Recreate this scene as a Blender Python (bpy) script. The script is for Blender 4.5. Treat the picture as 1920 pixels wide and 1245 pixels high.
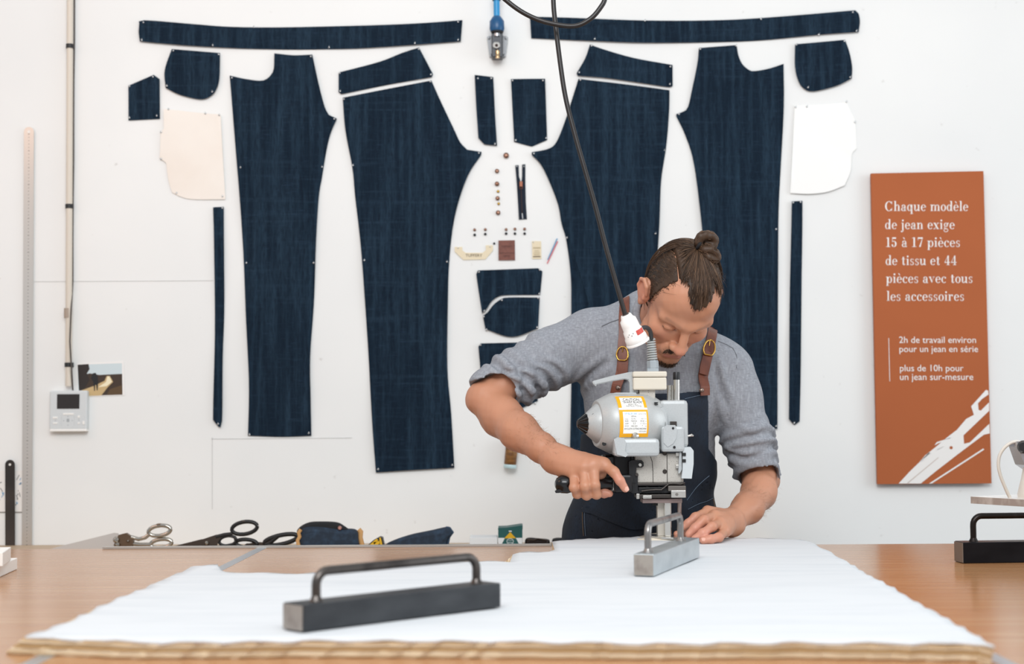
import bpy, bmesh, math, random
import numpy as np
from mathutils import Vector, Matrix
from mathutils.geometry import delaunay_2d_cdt
random.seed(4); NR = np.random.RandomState(7)
S = bpy.context.scene
for o in list(bpy.data.objects): bpy.data.objects.remove(o)
COL = S.collection
# ------------------------------------------------------------------ camera
FPX = 2700.0; PIT = math.atan(164.5/FPX); ROLL = math.radians(.3); CZ = 1.177
cF = Vector((0, math.cos(PIT), math.sin(PIT))); u0 = Vector((0, -math.sin(PIT), math.cos(PIT))); r0 = Vector((1, 0, 0))
cR = r0*math.cos(ROLL)-u0*math.sin(ROLL); cU = u0*math.cos(ROLL)+r0*math.sin(ROLL)
CAM = Vector((0, 0, CZ))
cam = bpy.data.cameras.new('camera'); co = bpy.data.objects.new('camera', cam); COL.objects.link(co)
cam.sensor_width = 36; cam.lens = FPX/1920*36; cam.clip_start = .05
m = Matrix.Identity(4)
for i in range(3): m[i][0] = cR[i]; m[i][1] = cU[i]; m[i][2] = -cF[i]; m[i][3] = CAM[i]
co.matrix_world = m; S.camera = co
cam.dof.use_dof = True; cam.dof.focus_distance = 3.06; cam.dof.aperture_fstop = 4.0
def ray(px, py): return cF*FPX+cR*(px-960)+cU*(622.5-py)
def W(px, py, Y):                     # the point at depth Y seen at this pixel
    d = ray(px, py); return CAM+d*(Y/d.y)
def T(px, py, z):                     # the point of a level surface seen at this pixel
    d = ray(px, py); return CAM+d*((z-CZ)/d.z)
# ------------------------------------------------------------------ light
w = bpy.data.worlds.new('world'); S.world = w; w.use_nodes = True
w.node_tree.nodes['Background'].inputs[0].default_value = (.90, .95, 1, 1); w.node_tree.nodes['Background'].inputs[1].default_value = .60
def area(name, loc, target, sx, sy, power, col, spread=180):
    l = bpy.data.lights.new(name, 'AREA'); l.shape = 'RECTANGLE'; l.size = sx; l.size_y = sy; l.energy = power; l.color = col
    o = bpy.data.objects.new(name, l); COL.objects.link(o); o.location = loc
    l.spread = math.radians(spread); o.rotation_euler = (Vector(target)-Vector(loc)).to_track_quat('-Z', 'Y').to_euler(); return o
area('window_light', (3.5, 2.5, 1.9), (.3, 3.1, 1.1), 1.6, 1.8, 14, (.88, .95, 1), 115)
area('ceiling_light', (.2, 1.5, 3.3), (.2, 2.9, .4), 3.0, 1.2, 14, (.98, .99, 1))
area('front_fill_light', (-.1, -.3, 3.2), (-.05, 4.2, 1.4), 2.4, 1.2, 95, (.97, .99, 1))  # unseen fill lamp added above and behind the camera to brighten the back wall
area('warm_ceiling_light', (-2.6, 2.2, 2.9), (-1.2, 4.0, 1.0), 1.4, .8, 10, (1, .56, .34))
S.view_settings.view_transform = 'Standard'; S.view_settings.look = 'None'; S.view_settings.gamma = 1
S.view_settings.use_curve_mapping = False; S.view_settings.exposure = .04
# ------------------------------------------------------------------ helpers
def srgb(h):
    h = h.lstrip('#'); c = [int(h[i:i+2], 16)/255 for i in (0, 2, 4)]
    return tuple((x/12.92 if x <= .04045 else ((x+.055)/1.055)**2.4) for x in c)+(1,)
MATS = {}
def mat(name, col, rough=.5, metal=0, noise=None, bump=None, attr=False, sss=0, spec=None, coat=0, mix=None):
    """noise=(second colour, (sx,sy,sz), detail, lo, hi)  bump=(scale3, strength, distance)"""
    if name in MATS: return MATS[name]
    M = bpy.data.materials.new(name); M.use_nodes = True; nt = M.node_tree; b = nt.nodes['Principled BSDF']
    c = srgb(col) if isinstance(col, str) else col
    b.inputs['Base Color'].default_value = c; b.inputs['Roughness'].default_value = rough; b.inputs['Metallic'].default_value = metal
    if spec is not None: b.inputs['Specular IOR Level'].default_value = spec
    if coat: b.inputs['Coat Weight'].default_value = coat; b.inputs['Coat Roughness'].default_value = .12
    if sss:
        b.inputs['Subsurface Weight'].default_value = sss; b.inputs['Subsurface Radius'].default_value = (1, .35, .2); b.inputs['Subsurface Scale'].default_value = .008
    tc = nt.nodes.new('ShaderNodeTexCoord')
    def ntex(sc, det):
        mp = nt.nodes.new('ShaderNodeMapping'); mp.inputs['Scale'].default_value = sc; nt.links.new(tc.outputs['Object'], mp.inputs[0])
        n = nt.nodes.new('ShaderNodeTexNoise'); n.inputs['Scale'].default_value = 1; n.inputs['Detail'].default_value = det
        nt.links.new(mp.outputs[0], n.inputs['Vector']); return n
    src = None
    if attr:
        a = nt.nodes.new('ShaderNodeVertexColor'); a.layer_name = 'tint'; src = a.outputs[0]
    for nz in ([noise] if noise and isinstance(noise[0], str) else (noise or [])):
        n = ntex(nz[1], nz[2]); mr = nt.nodes.new('ShaderNodeMapRange'); mr.inputs[1].default_value = nz[3]; mr.inputs[2].default_value = nz[4]
        nt.links.new(n.outputs[0], mr.inputs[0]); mx = nt.nodes.new('ShaderNodeMix'); mx.data_type = 'RGBA'
        nt.links.new(mr.outputs[0], mx.inputs[0])
        if src: nt.links.new(src, mx.inputs[6])
        else: mx.inputs[6].default_value = c
        mx.inputs[7].default_value = srgb(nz[0]); src = mx.outputs[2]
    if src: nt.links.new(src, b.inputs['Base Color'])
    if bump:
        n = ntex(bump[0], 3); bp = nt.nodes.new('ShaderNodeBump'); bp.inputs['Strength'].default_value = bump[1]; bp.inputs['Distance'].default_value = bump[2]
        nt.links.new(n.outputs[0], bp.inputs['Height']); nt.links.new(bp.outputs[0], b.inputs['Normal'])
    MATS[name] = M; return M
def put(name, me, material, parent=None, world=True):
    o = bpy.data.objects.new(name, me); COL.objects.link(o)
    if material: me.materials.append(material)
    if parent is not None:
        o.parent = parent
        if world: o.matrix_parent_inverse = wm(parent).inverted()
    return o
def wm(o):
    q = Matrix.LocRotScale(o.location, o.rotation_euler, o.scale)
    return q if o.parent is None else wm(o.parent) @ o.matrix_parent_inverse @ q
def tag(o, label=None, cat=None, group=None, kind=None):
    for k, v in (('label', label), ('category', cat), ('group', group), ('kind', kind)):
        if v: o[k] = v
    return o
def empty(name, loc, label, cat, group=None, rz=0):
    o = bpy.data.objects.new(name, None); COL.objects.link(o); o.location = loc; o.rotation_euler = (0, 0, rz); o.empty_display_size = .05
    return tag(o, label, cat, group)
class MB:                              # collects shapes into one mesh
    def __init__(s): s.v = []; s.f = []; s.sm = []
    def add(s, V, F, smooth=False):
        n = len(s.v); s.v += [tuple(p) for p in V]; s.f += [tuple(i+n for i in f) for f in F]; s.sm += [smooth]*len(F); return s
    def box(s, lo, hi, M=None, bev=0):
        lo = Vector(lo); hi = Vector(hi)
        if bev:
            bm = bmesh.new(); bmesh.ops.create_cube(bm, size=1)
            for v in bm.verts: v.co = Vector([(lo[i]+hi[i])/2+v.co[i]*(hi[i]-lo[i]) for i in range(3)])
            bmesh.ops.bevel(bm, geom=bm.edges[:], offset=bev, segments=2, profile=.5, affect='EDGES')
            bm.verts.index_update(); V = [v.co.copy() for v in bm.verts]; F = [[v.index for v in f.verts] for f in bm.faces]; bm.free()
        else:
            V = [Vector((x, y, z)) for x in (lo[0], hi[0]) for y in (lo[1], hi[1]) for z in (lo[2], hi[2])]
            F = [(0, 1, 3, 2), (4, 6, 7, 5), (0, 4, 5, 1), (2, 3, 7, 6), (0, 2, 6, 4), (1, 5, 7, 3)]
        if M is not None: V = [M @ v for v in V]
        return s.add(V, F)
    def tube(s, pts, r, n=10, cap=True, flat=None):
        P = [Vector(p) for p in pts]; rr = r if isinstance(r, (list, tuple)) else [r]*len(P); V = []; F = []; prev = None
        for i, p in enumerate(P):
            t = (P[min(i+1, len(P)-1)]-P[max(i-1, 0)]).normalized()
            if prev is None:
                a = Vector((0, 0, 1)) if abs(t.z) < .9 else Vector((1, 0, 0)); e = t.cross(a).normalized()
            else: e = (prev-t*prev.dot(t)).normalized()
            prev = e; g = t.cross(e)
            for k in range(n):
                q = 2*math.pi*k/n; V.append(p+(e*math.cos(q)+g*math.sin(q))*rr[i])
        for i in range(len(P)-1):
            for k in range(n): F.append((i*n+k, i*n+(k+1) % n, (i+1)*n+(k+1) % n, (i+1)*n+k))
        s.add(V, F, True)
        if cap: s.add(V[:n], [tuple(range(n))[::-1]]); s.add(V[-n:], [tuple(range(n))])
        return s
    def lathe(s, a, b, prof, n=32, smooth=True, flutes=0):
        """prof: list of (fraction along a-b, radius)"""
        a = Vector(a); b = Vector(b); t = (b-a).normalized(); x = Vector((0, 0, 1)) if abs(t.z) < .9 else Vector((0, 1, 0)); e = t.cross(x).normalized(); g = t.cross(e); V = []; F = []
        for (u, r) in prof:
            for k in range(n):
                q = 2*math.pi*k/n; rr = r*(1-.09*(k % 2)) if flutes else r
                V.append(a+(b-a)*u+(e*math.cos(q)+g*math.sin(q))*rr)
        for i in range(len(prof)-1):
            for k in range(n): F.append((i*n+k, i*n+(k+1) % n, (i+1)*n+(k+1) % n, (i+1)*n+k))
        s.add(V, F, smooth)
        s.add(V[:n], [tuple(range(n))[::-1]]); s.add(V[-n:], [tuple(range(n))]); return s
    def ball(s, c, r, n=10, sc=(1, 1, 1)):
        V = []; F = []; c = Vector(c); k = n//2
        for i in range(k+1):
            for j in range(n):
                a = math.pi*i/k; q = 2*math.pi*j/n
                V.append(c+Vector((r*sc[0]*math.sin(a)*math.cos(q), r*sc[1]*math.sin(a)*math.sin(q), r*sc[2]*math.cos(a))))
        for i in range(k):
            for j in range(n): F.append((i*n+j, (i+1)*n+j, (i+1)*n+(j+1) % n, i*n+(j+1) % n))
        return s.add(V, F, True)
    def prism(s, poly, ext):            # polygon of 3D points extruded by a vector
        P = [Vector(p) for p in poly]; e = Vector(ext); n = len(P)
        s.add(P+[p+e for p in P], [tuple(range(n))[::-1], tuple(range(n, 2*n))]+[(i, (i+1) % n, n+(i+1) % n, n+i) for i in range(n)]); return s
    def mesh(s, name='m'):
        me = bpy.data.meshes.new(name); me.from_pydata([tuple(v) for v in s.v], [], s.f); me.polygons.foreach_set('use_smooth', s.sm)
        bm = bmesh.new(); bm.from_mesh(me); bm.normal_update(); ng = [f for f in bm.faces if len(f.verts) > 4]
        if ng: bmesh.ops.triangulate(bm, faces=ng, ngon_method='EAR_CLIP')
        bmesh.ops.recalc_face_normals(bm, faces=bm.faces[:]); bm.to_mesh(me); bm.free(); return me
    def build(s, name, material, parent=None, world=True): return put(name, s.mesh(name), material, parent, world)
def spline(pts, n=8, closed=False):     # Catmull-Rom through points of any dimension
    P = [np.array(p, float) for p in pts]; out = []; N = len(P)
    rng = range(N if closed else N-1)
    for i in rng:
        g = (lambda k: P[k % N]) if closed else (lambda k: P[min(max(k, 0), N-1)])
        a, b, c, d = g(i-1), g(i), g(i+1), g(i+2)
        for j in range(n):
            t = j/n; out.append(.5*((2*b)+(-a+c)*t+(2*a-5*b+4*c-d)*t*t+(-a+3*b-3*c+d)*t**3))
    if not closed: out.append(P[-1])
    return out
def vtext(txt, size=1.0):               # sans lettering as a flat mesh in the xy plane -> verts, faces, width
    cu = bpy.data.curves.new('t', 'FONT'); cu.body = txt; cu.size = size; cu.resolution_u = 3
    o = bpy.data.objects.new('t', cu); COL.objects.link(o); dg = bpy.context.evaluated_depsgraph_get(); dg.update()
    me = bpy.data.meshes.new_from_object(o.evaluated_get(dg)); V = [v.co.copy() for v in me.vertices]; F = [tuple(p.vertices) for p in me.polygons]
    bpy.data.objects.remove(o); bpy.data.curves.remove(cu); bpy.data.meshes.remove(me)
    x0 = min(v.x for v in V); x1 = max(v.x for v in V)
    return [Vector((v.x-x0, v.y, 0)) for v in V], F, x1-x0
# ------------------------------------------------------------------ implicit surfaces for organic shapes
class Field:
    def __init__(s, lo, hi, h):
        s.lo = np.array(lo, float); s.h = h; s.n = np.ceil((np.array(hi)-s.lo)/h).astype(int)+1
        s.D = np.full(s.n, .5, np.float32); s.ax = [(s.lo[i]+h*np.arange(s.n[i])).astype(np.float32) for i in range(3)]
    def win(s, lo, hi):
        a = np.clip(np.floor((np.array(lo)-s.lo)/s.h).astype(int), 0, s.n); b = np.clip(np.ceil((np.array(hi)-s.lo)/s.h).astype(int)+1, 0, s.n)
        sl = tuple(slice(a[i], b[i]) for i in range(3))
        return sl, s.ax[0][sl[0]][:, None, None], s.ax[1][sl[1]][None, :, None], s.ax[2][sl[2]][None, None, :]
    def op(s, d, sl, k, mode):
        A = s.D[sl]
        if A.size == 0: return
        if mode == 'sub': A = -A
        if k > 0:
            hh = np.clip(.5+.5*(A-d)/k, 0, 1); r = A*(1-hh)+d*hh-k*hh*(1-hh)
        else: r = np.minimum(A, d)
        s.D[sl] = -r if mode == 'sub' else r
    def cone(s, a, b, ra, rb, k=.01, mode='add'):
        a = np.array(a, float); b = np.array(b, float); R = np.array([[ra], [rb]])
        P = np.array([a, b]); pad = k+.012
        sl, X, Y, Z = s.win((P-R).min(0)-pad, (P+R).max(0)+pad)
        ba = b-a; L = ba@ba+1e-12; x = X-a[0]; y = Y-a[1]; z = Z-a[2]
        t = np.clip((x*ba[0]+y*ba[1]+z*ba[2])/L, 0, 1)
        d = np.sqrt((x-t*ba[0])**2+(y-t*ba[1])**2+(z-t*ba[2])**2)-(ra+(rb-ra)*t)
        s.op(d, sl, k, mode)
    def chain(s, pts, rs, k=.008, k0=None, mode='add'):
        for i in range(len(pts)-1): s.cone(pts[i], pts[i+1], rs[i], rs[i+1], (k0 if (i == 0 and k0 is not None) else k), mode)
    def ell(s, c, r, Rm=None, k=.01, mode='add'):
        c = np.array(c, float); r = np.array(r, float); Rm = np.eye(3) if Rm is None else np.array(Rm)
        e = np.sqrt(((Rm*r)**2).sum(1)); pad = k+.012
        sl, X, Y, Z = s.win(c-e-pad, c+e+pad); x = X-c[0]; y = Y-c[1]; z = Z-c[2]
        q = [(x*Rm[0, i]+y*Rm[1, i]+z*Rm[2, i]) for i in range(3)]
        k0 = np.sqrt(sum((q[i]/r[i])**2 for i in range(3))); k1 = np.sqrt(sum((q[i]/r[i]**2)**2 for i in range(3)))+1e-9
        s.op((k0*(k0-1)/k1).astype(np.float32), sl, k, mode)
    def band(s, lo, hi, width):
        sl, X, Y, Z = s.win(lo, hi); A = s.D[sl]; I = np.argwhere(np.abs(A) < width)
        P = np.stack([s.ax[i][I[:, i]+sl[i].start] for i in range(3)], 1).astype(float); G = tuple((I[:, i]+sl[i].start) for i in range(3))
        return G, P
    def sample(s, P):                   # trilinear value
        q = (np.asarray(P)-s.lo)/s.h; i = np.clip(np.floor(q).astype(int), 0, s.n-2); f = q-i; v = 0
        for dx in (0, 1):
            for dy in (0, 1):
                for dz in (0, 1):
                    wgt = (f[:, 0] if dx else 1-f[:, 0])*(f[:, 1] if dy else 1-f[:, 1])*(f[:, 2] if dz else 1-f[:, 2])
                    v = v+wgt*s.D[i[:, 0]+dx, i[:, 1]+dy, i[:, 2]+dz]
        return v
    def grad(s, P):
        e = s.h; P = np.asarray(P, float); g = np.stack([s.sample(P+np.eye(3)[i]*e)-s.sample(P-np.eye(3)[i]*e) for i in range(3)], 1)
        return g/(np.linalg.norm(g, axis=1)[:, None]+1e-9)
    def project(s, P, off=0):
        P = np.array(P, float)
        for _ in range(6): P = P-s.grad(P)*(s.sample(P)-off)[:, None]
        return P
    def cast(s, pts, off=0, Ya=3.0, Yb=3.52, step=.0015):   # first surface point seen through each pixel
        Ys = np.arange(Ya, Yb, step); out = []
        for x, y in pts:
            d = np.array(ray(float(x), float(y))); P = np.array(CAM)[None]+d[None]/d[1]*Ys[:, None]
            ok = ((P > s.lo+s.h) & (P < s.lo+s.h*(s.n-2))).all(1); v = np.where(ok, s.sample(np.where(ok[:, None], P, s.lo+s.h*2)), 9)-off; k = np.argmax(v < 0)
            if not (v < 0).any(): k = int(np.argmin(v)); out.append(s.project([P[k]], off)[0]); continue
            f = v[k-1]/(v[k-1]-v[k]) if k > 0 else 0
            out.append(P[k-1]+(P[k]-P[k-1])*f)
        return np.array(out)
    def mesh(s, name, smooth=1):
        D = s.D; C = D < 0; c = np.zeros(s.n-1, np.int8)
        for dx in (0, 1):
            for dy in (0, 1):
                for dz in (0, 1): c += C[dx:s.n[0]-1+dx, dy:s.n[1]-1+dy, dz:s.n[2]-1+dz]
        act = (c > 0) & (c < 8); I = np.argwhere(act); vid = np.full(s.n-1, -1, np.int32); vid[act] = np.arange(len(I))
        cs = [(a, b, d) for a in (0, 1) for b in (0, 1) for d in (0, 1)]
        val = {q: D[I[:, 0]+q[0], I[:, 1]+q[1], I[:, 2]+q[2]] for q in cs}; acc = np.zeros((len(I), 3)); cnt = np.zeros(len(I))
        for q in cs:
            for ax in range(3):
                if q[ax] == 0:
                    q2 = list(q); q2[ax] = 1; q2 = tuple(q2); A = val[q]; B = val[q2]; mk = (A < 0) != (B < 0)
                    t = np.where(mk, A/np.where(mk, A-B, 1), 0); pp = np.array(q, float)[None, :].repeat(len(I), 0); pp[:, ax] = t
                    acc[mk] += pp[mk]; cnt[mk] += 1
        V = s.lo+s.h*(I+acc/cnt[:, None]); Q = []
        for ax in range(3):
            o1, o2 = [(1, 2), (2, 0), (0, 1)][ax]
            sl0 = [slice(1, None)]*3; sl1 = [slice(1, None)]*3; sl0[ax] = slice(0, -1); sl1[ax] = slice(1, None)
            for k in (o1, o2): sl0[k] = slice(1, -1); sl1[k] = slice(1, -1)
            A = C[tuple(sl0)]; B = C[tuple(sl1)]; E = np.argwhere(A != B); ins = A[A != B]
            off = np.zeros(3, int); off[o1] = 1; off[o2] = 1; E = E+off
            def g(a, b):
                e = E.copy(); e[:, o1] -= a; e[:, o2] -= b; return vid[e[:, 0], e[:, 1], e[:, 2]]
            q = np.stack([g(1, 1), g(0, 1), g(0, 0), g(1, 0)], 1); q[~ins] = q[~ins][:, ::-1]; Q.append(q)
        Q = np.concatenate(Q); Q = Q[(Q >= 0).all(1)]
        ed = np.concatenate([Q[:, [0, 1]], Q[:, [1, 2]], Q[:, [2, 3]], Q[:, [3, 0]]]); n = len(V)
        for _ in range(smooth):
            deg = np.bincount(ed[:, 0], minlength=n)+np.bincount(ed[:, 1], minlength=n)
            av = np.stack([np.bincount(ed[:, 0], V[ed[:, 1], i], n)+np.bincount(ed[:, 1], V[ed[:, 0], i], n) for i in range(3)], 1)/np.maximum(deg, 1)[:, None]
            V = V*.5+av*.5
        me = bpy.data.meshes.new(name); me.vertices.add(n); me.vertices.foreach_set('co', V.ravel().astype(np.float32))
        me.loops.add(Q.size); me.loops.foreach_set('vertex_index', Q.ravel().astype(np.int32)); me.polygons.add(len(Q))
        me.polygons.foreach_set('loop_start', np.arange(0, Q.size, 4, dtype=np.int32)); me.polygons.foreach_set('loop_total', np.full(len(Q), 4, np.int32))
        me.polygons.foreach_set('use_smooth', np.ones(len(Q), bool)); me.update(); me.validate(); return me, V
def tint(me, C):
    a = me.color_attributes.new('tint', 'FLOAT_COLOR', 'POINT'); a.data.foreach_set('color', np.concatenate([C, np.ones((len(C), 1))], 1).astype(np.float32).ravel())
def bumps(P, scale, seed, n=6):         # cheap smooth noise, -1..1
    r = np.random.RandomState(seed); v = 0
    for _ in range(n):
        k = r.randn(3)*np.array(scale); v = v+np.sin(P@k+r.rand()*6.28)
    return v/n**.5*.7
# ------------------------------------------------------------------ setting
YW = 4.2; TZ = .90; CLZ = .921
m_wall = mat('white_wall', '#efefed', .85, noise=[('#e6e7e6', (1.2, 1.2, 1.2), 4, .42, .75), ('#cfccc8', (38, 38, 38), 3, .73, .86)], bump=((60, 60, 60), .06, .002))
m_floor = mat('grey_floor', '#8d8a86', .6, noise=('#77746f', (3, 3, 3), 4, .3, .7))
wb = MB().box((-3.6, YW, 0), (3.6, YW+.12, 3.6)).build('wall_back', m_wall); tag(wb, kind='structure')
fl = MB().box((-3.6, -1.2, -.06), (3.6, YW+.12, 0)).build('floor', m_floor); tag(fl, kind='structure')
sm = MB()
for a, b in (((398, 820), (398, 955)), ((396, 823), (660, 821)), ((64, 528), (400, 526))):
    A = W(a[0], a[1], YW-.0012); B = W(b[0], b[1], YW-.0012); d = (B-A).normalized(); n_ = Vector((0, 1, 0)).cross(d)*.0007
    sm.prism([A-n_, B-n_, B+n_, A+n_], (0, .0010, 0))
o = sm.build('trim_1', mat('panel_seam', '#c9c8c6', .8)); tag(o, kind='structure')
# ------------------------------------------------------------------ cutting table
YB = 3.18; YF = .95
m_top = mat('varnished_beech', '#b07d52', .2, noise=[('#b08158', (.9, 22, 22), 5, .35, .75), ('#c49a70', (2.2, 90, 60), 3, .52, .72), ('#8f6443', (7, 160, 120), 2, .68, .74)], bump=((9, 60, 60), .05, .001), spec=.32)
m_joint = mat('joint_metal', '#b3b6ba', .35, .6)
m_steelgrey = mat('grey_frame', '#6f7276', .45, .5)
tb = empty('cutting_table', (0, 2.1, 0), 'large varnished wooden cutting table with metal joint strips, under the white cloth stack', 'table')
jl = [(T(490, 1028, TZ), T(75, 1236, TZ)), (T(1455, 1022, TZ), T(1849, 1225, TZ))]
def xat(j, y): a, b = jl[j]; return a.x+(b.x-a.x)*(y-a.y)/(b.y-a.y)
e0 = T(0, 1030, TZ); e1 = T(1920, 1018.5, TZ)
def back(x): return e0.y+(e1.y-e0.y)*(x-e0.x)/(e1.x-e0.x)
g = .0105
seg = [(-2.4, -2.4, xat(0, YB)-g, xat(0, YF)-g), (xat(0, YB)+g, xat(0, YF)+g, xat(1, YB)-g, xat(1, YF)-g), (xat(1, YB)+g, xat(1, YF)+g, 2.4, 2.4)]
for (a, b, c, d) in seg:
    MB().prism([(b, YF, TZ-.035), (d, YF, TZ-.035), (c, back(c), TZ-.035), (a, back(a), TZ-.035)], (0, 0, .035)).build('table_panel', m_top, tb)
for j in (0, 1):
    a = xat(j, YB); b = xat(j, YF)
    MB().prism([(b-g, YF, TZ-.03), (b+g, YF, TZ-.03), (a+g, back(a), TZ-.03), (a-g, back(a), TZ-.03)], (0, 0, .0303)).build('joint_strip', m_joint, tb)
for x in (-2.2, -.75, .75, 2.2):
    for y in (1.05, 3.05):
        MB().box((x-.03, y-.03, 0), (x+.03, y+.03, TZ-.095)).build('leg', m_steelgrey, tb)
MB().box((-2.3, 1.0, TZ-.095), (2.3, 1.05, TZ-.035)).box((-2.3, 3.03, TZ-.095), (2.3, 3.08, TZ-.035)).build('frame', m_steelgrey, tb)
# flat metal strip lying along the rear edge
a = T(196, 1028.5, TZ); b = T(1034, 1023, TZ); d = Vector((0, -.017, 0))
o = MB().prism([a+d, b+d, b+(0*d)+Vector((0, .004, 0)), a+Vector((0, .004, 0))], (0, 0, .004)).build('metal_strip', mat('satin_metal', '#bdbab5', .35, .7)); o.location.z += .0004
tag(o, 'long thin grey metal strip lying along the rear edge of the table', 'metal strip')
# wall shelf carrying the tools (a little lower than the table top)
SHZ = .822
sh = empty('wall_shelf', (-.6, 4.0, SHZ), 'low shelf along the wall behind the table, carrying the shears', 'shelf')
MB().box((-3.2, 3.72, SHZ-.03), (.75, YW-.002, SHZ)).build('shelf_board', mat('shelf_board', '#b9a186', .5), sh)
for x in (-2.6, -1.2, .2): MB().box((x, 3.78, SHZ-.2), (x+.03, YW-.002, SHZ-.03)).build('bracket', m_steelgrey, sh)
# ------------------------------------------------------------------ cloth stack
m_cloth = mat('white_cloth', '#d6d8da', .9, noise=('#cdd0d3', (5, 40, 5), 3, .45, .75), bump=((14, 30, 10), .06, .004))
m_plies = mat('cream_cloth_edges', '#dcc7a6', .95, attr=True, noise=[('#c8ad86', (9, 40, 200), 3, .5, .75)])
cs = empty('fabric_stack', T(960, 1150, TZ), 'broad stack of white cloth plies spread over the table, cream at the front edge', 'fabric')
def wob(pts, amp, n=7):
    out = []
    for i in range(len(pts)-1):
        a = np.array(pts[i], float); b = np.array(pts[i+1], float); L = np.linalg.norm(b-a); k = max(1, int(L/n)); nn = np.array([-(b-a)[1], (b-a)[0]])/max(L, 1e-6)
        for j in range(k): t = j/k; out.append(a+(b-a)*t+nn*(amp*(math.sin(i*2.1+j*1.7)*.6+random.uniform(-.8, .8))))
    return out
backl = [(1500, 1010), (1420, 1009), (1300, 1010.5), (1210, 1007), (1120, 1010), (1072, 1011.5), (1035, 1014.5), (1040, 1030), (1028, 1033), (974, 1034.5), (962, 1040), (956, 1052), (842, 1051), (807, 1047.5), (752, 1053), (744, 1060), (709, 1067.5), (671, 1068), (600, 1074), (500, 1074), (424, 1072), (415, 1068), (408, 1058), (366, 1060.5)]
leftl = [(366, 1060.5), (290, 1094), (200, 1129), (140, 1158), (47, 1193)]
frontl = [(47, 1193), (300, 1202), (600, 1199), (900, 1200), (1200, 1203), (1500, 1201), (1840, 1206), (1866, 1213)]
rightl = [(1866, 1213), (1800, 1172), (1720, 1128), (1640, 1083), (1580, 1048), (1530, 1020), (1500, 1010)]
outl = wob(backl, .6, 14)+wob(leftl, 1.0, 9)+wob(frontl, .6, 16)+wob(rightl, 1.6, 8)
top = [T(x, y, CLZ) for x, y in outl]
for p in top: p.y = min(p.y, back(p.x)-.001)
from mathutils.kdtree import KDTree
n_o = len(top); p2 = [Vector((p.x, p.y)) for p in top]; xs = [p.x for p in p2]; ys = [p.y for p in p2]
kd = KDTree(n_o); [kd.insert((p.x, p.y, 0), i) for i, p in enumerate(p2)]; kd.balance()
ipt = [Vector((x, y)) for x in np.arange(min(xs), max(xs), .02) for y in np.arange(min(ys), max(ys), .025) if kd.find((x, y, 0))[2] > .009]
vo, _, fo, _, _, _ = delaunay_2d_cdt(p2+ipt, [(i, (i+1) % n_o) for i in range(n_o)], [], 1, 1e-5)
bm = bmesh.new(); vs = [bm.verts.new((p.x, p.y, CLZ)) for p in vo]
for f_ in fo: bm.faces.new([vs[i] for i in f_])
bm.normal_update()
for v in [v for v in bm.verts if not v.link_faces]: bm.verts.remove(v)
for v in bm.verts:
    P = np.array([v.co]); v.co.z += float(.0010*bumps(P, (5, 12, 1), 3)[0]+.0002*bumps(P, (30, 60, 1), 5)[0])
    d = math.hypot(v.co.x-.32, (v.co.y-3.13)*1.6); v.co.z += .0015*math.exp(-(d/.16)**2)
    if v.is_boundary: v.co.z += -.0006+.0011*math.sin(v.co.x*83+v.co.y*71)
r = bmesh.ops.extrude_face_region(bm, geom=bm.faces[:])
for v in [q for q in r['geom'] if isinstance(q, bmesh.types.BMVert)]: v.co.z -= .0022
bmesh.ops.recalc_face_normals(bm, faces=bm.faces[:])
bm.normal_update()
for f_ in bm.faces: f_.smooth = abs(f_.normal.z) > .5
me = bpy.data.meshes.new('top_ply'); bm.to_mesh(me); bm.free(); put('top_ply', me, m_cloth, cs)
pl = MB(); tnt = []; NP = 11; lo_ = [random.uniform(0, .004) for _ in range(20)]
cen = sum(top, Vector())/len(top)
for k in range(NP):
    z0 = TZ+.0004+k*(CLZ-.0028-TZ)/NP; P = []
    for p in top:
        q = p.copy(); s_ = (NP-k)/NP
        if q.y < 1.95: q.y -= .004*s_-lo_[k]
        if q.x < cen.x and q.y < 2.9: q.x -= .022*s_+random.uniform(-.002, .002)
        elif q.y < 2.9: q.x -= .006*s_+random.uniform(-.001, .001)
        q.z = z0; P.append(q)
    pl.prism(P, (0, 0, .00142)); tnt += [(lambda c: (c[0], c[1], c[2]))(srgb(random.choice(['#cdb08a', '#e6d5ba', '#b8976c', '#dcc4a0'])))]*(2*len(P))
o = pl.build('lower_plies', m_plies, cs); tint(o.data, np.array(tnt)); tag(o, 'cream frayed edges of the lower plies', kind='stuff')
fl_ = MB()                                # cut corner of the cloth curling up around the knife
gx = []
for (x, y, dz) in ((1193, 1007, .002), (1222, 1000, .012), (1246, 997.5, .015), (1268, 1003, .010), (1283, 1008, .003)): gx.append(W(x, y, 3.14))
gf = [T(x, y, CLZ+.003) for x, y in ((1196, 1011), (1222, 1012), (1246, 1012), (1268, 1012), (1282, 1012))]
V = gx+gf; V += [v+Vector((0, 0, -.0016)) for v in V]; n = 5
F = [(i, i+1, n+i+1, n+i) for i in range(4)]+[(10+i, 10+n+i, 10+n+i+1, 10+i+1) for i in range(4)]+[(i, 10+i, 11+i, i+1) for i in range(4)]+[(n+i, n+i+1, 11+n+i, 10+n+i) for i in range(4)]+[(0, 5, 15, 10), (4, 14, 19, 9)]
fl_.add(V, F, True); fl_.build('raised_flap', mat('cream_cloth', '#e8dcc8', .9), cs)
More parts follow.
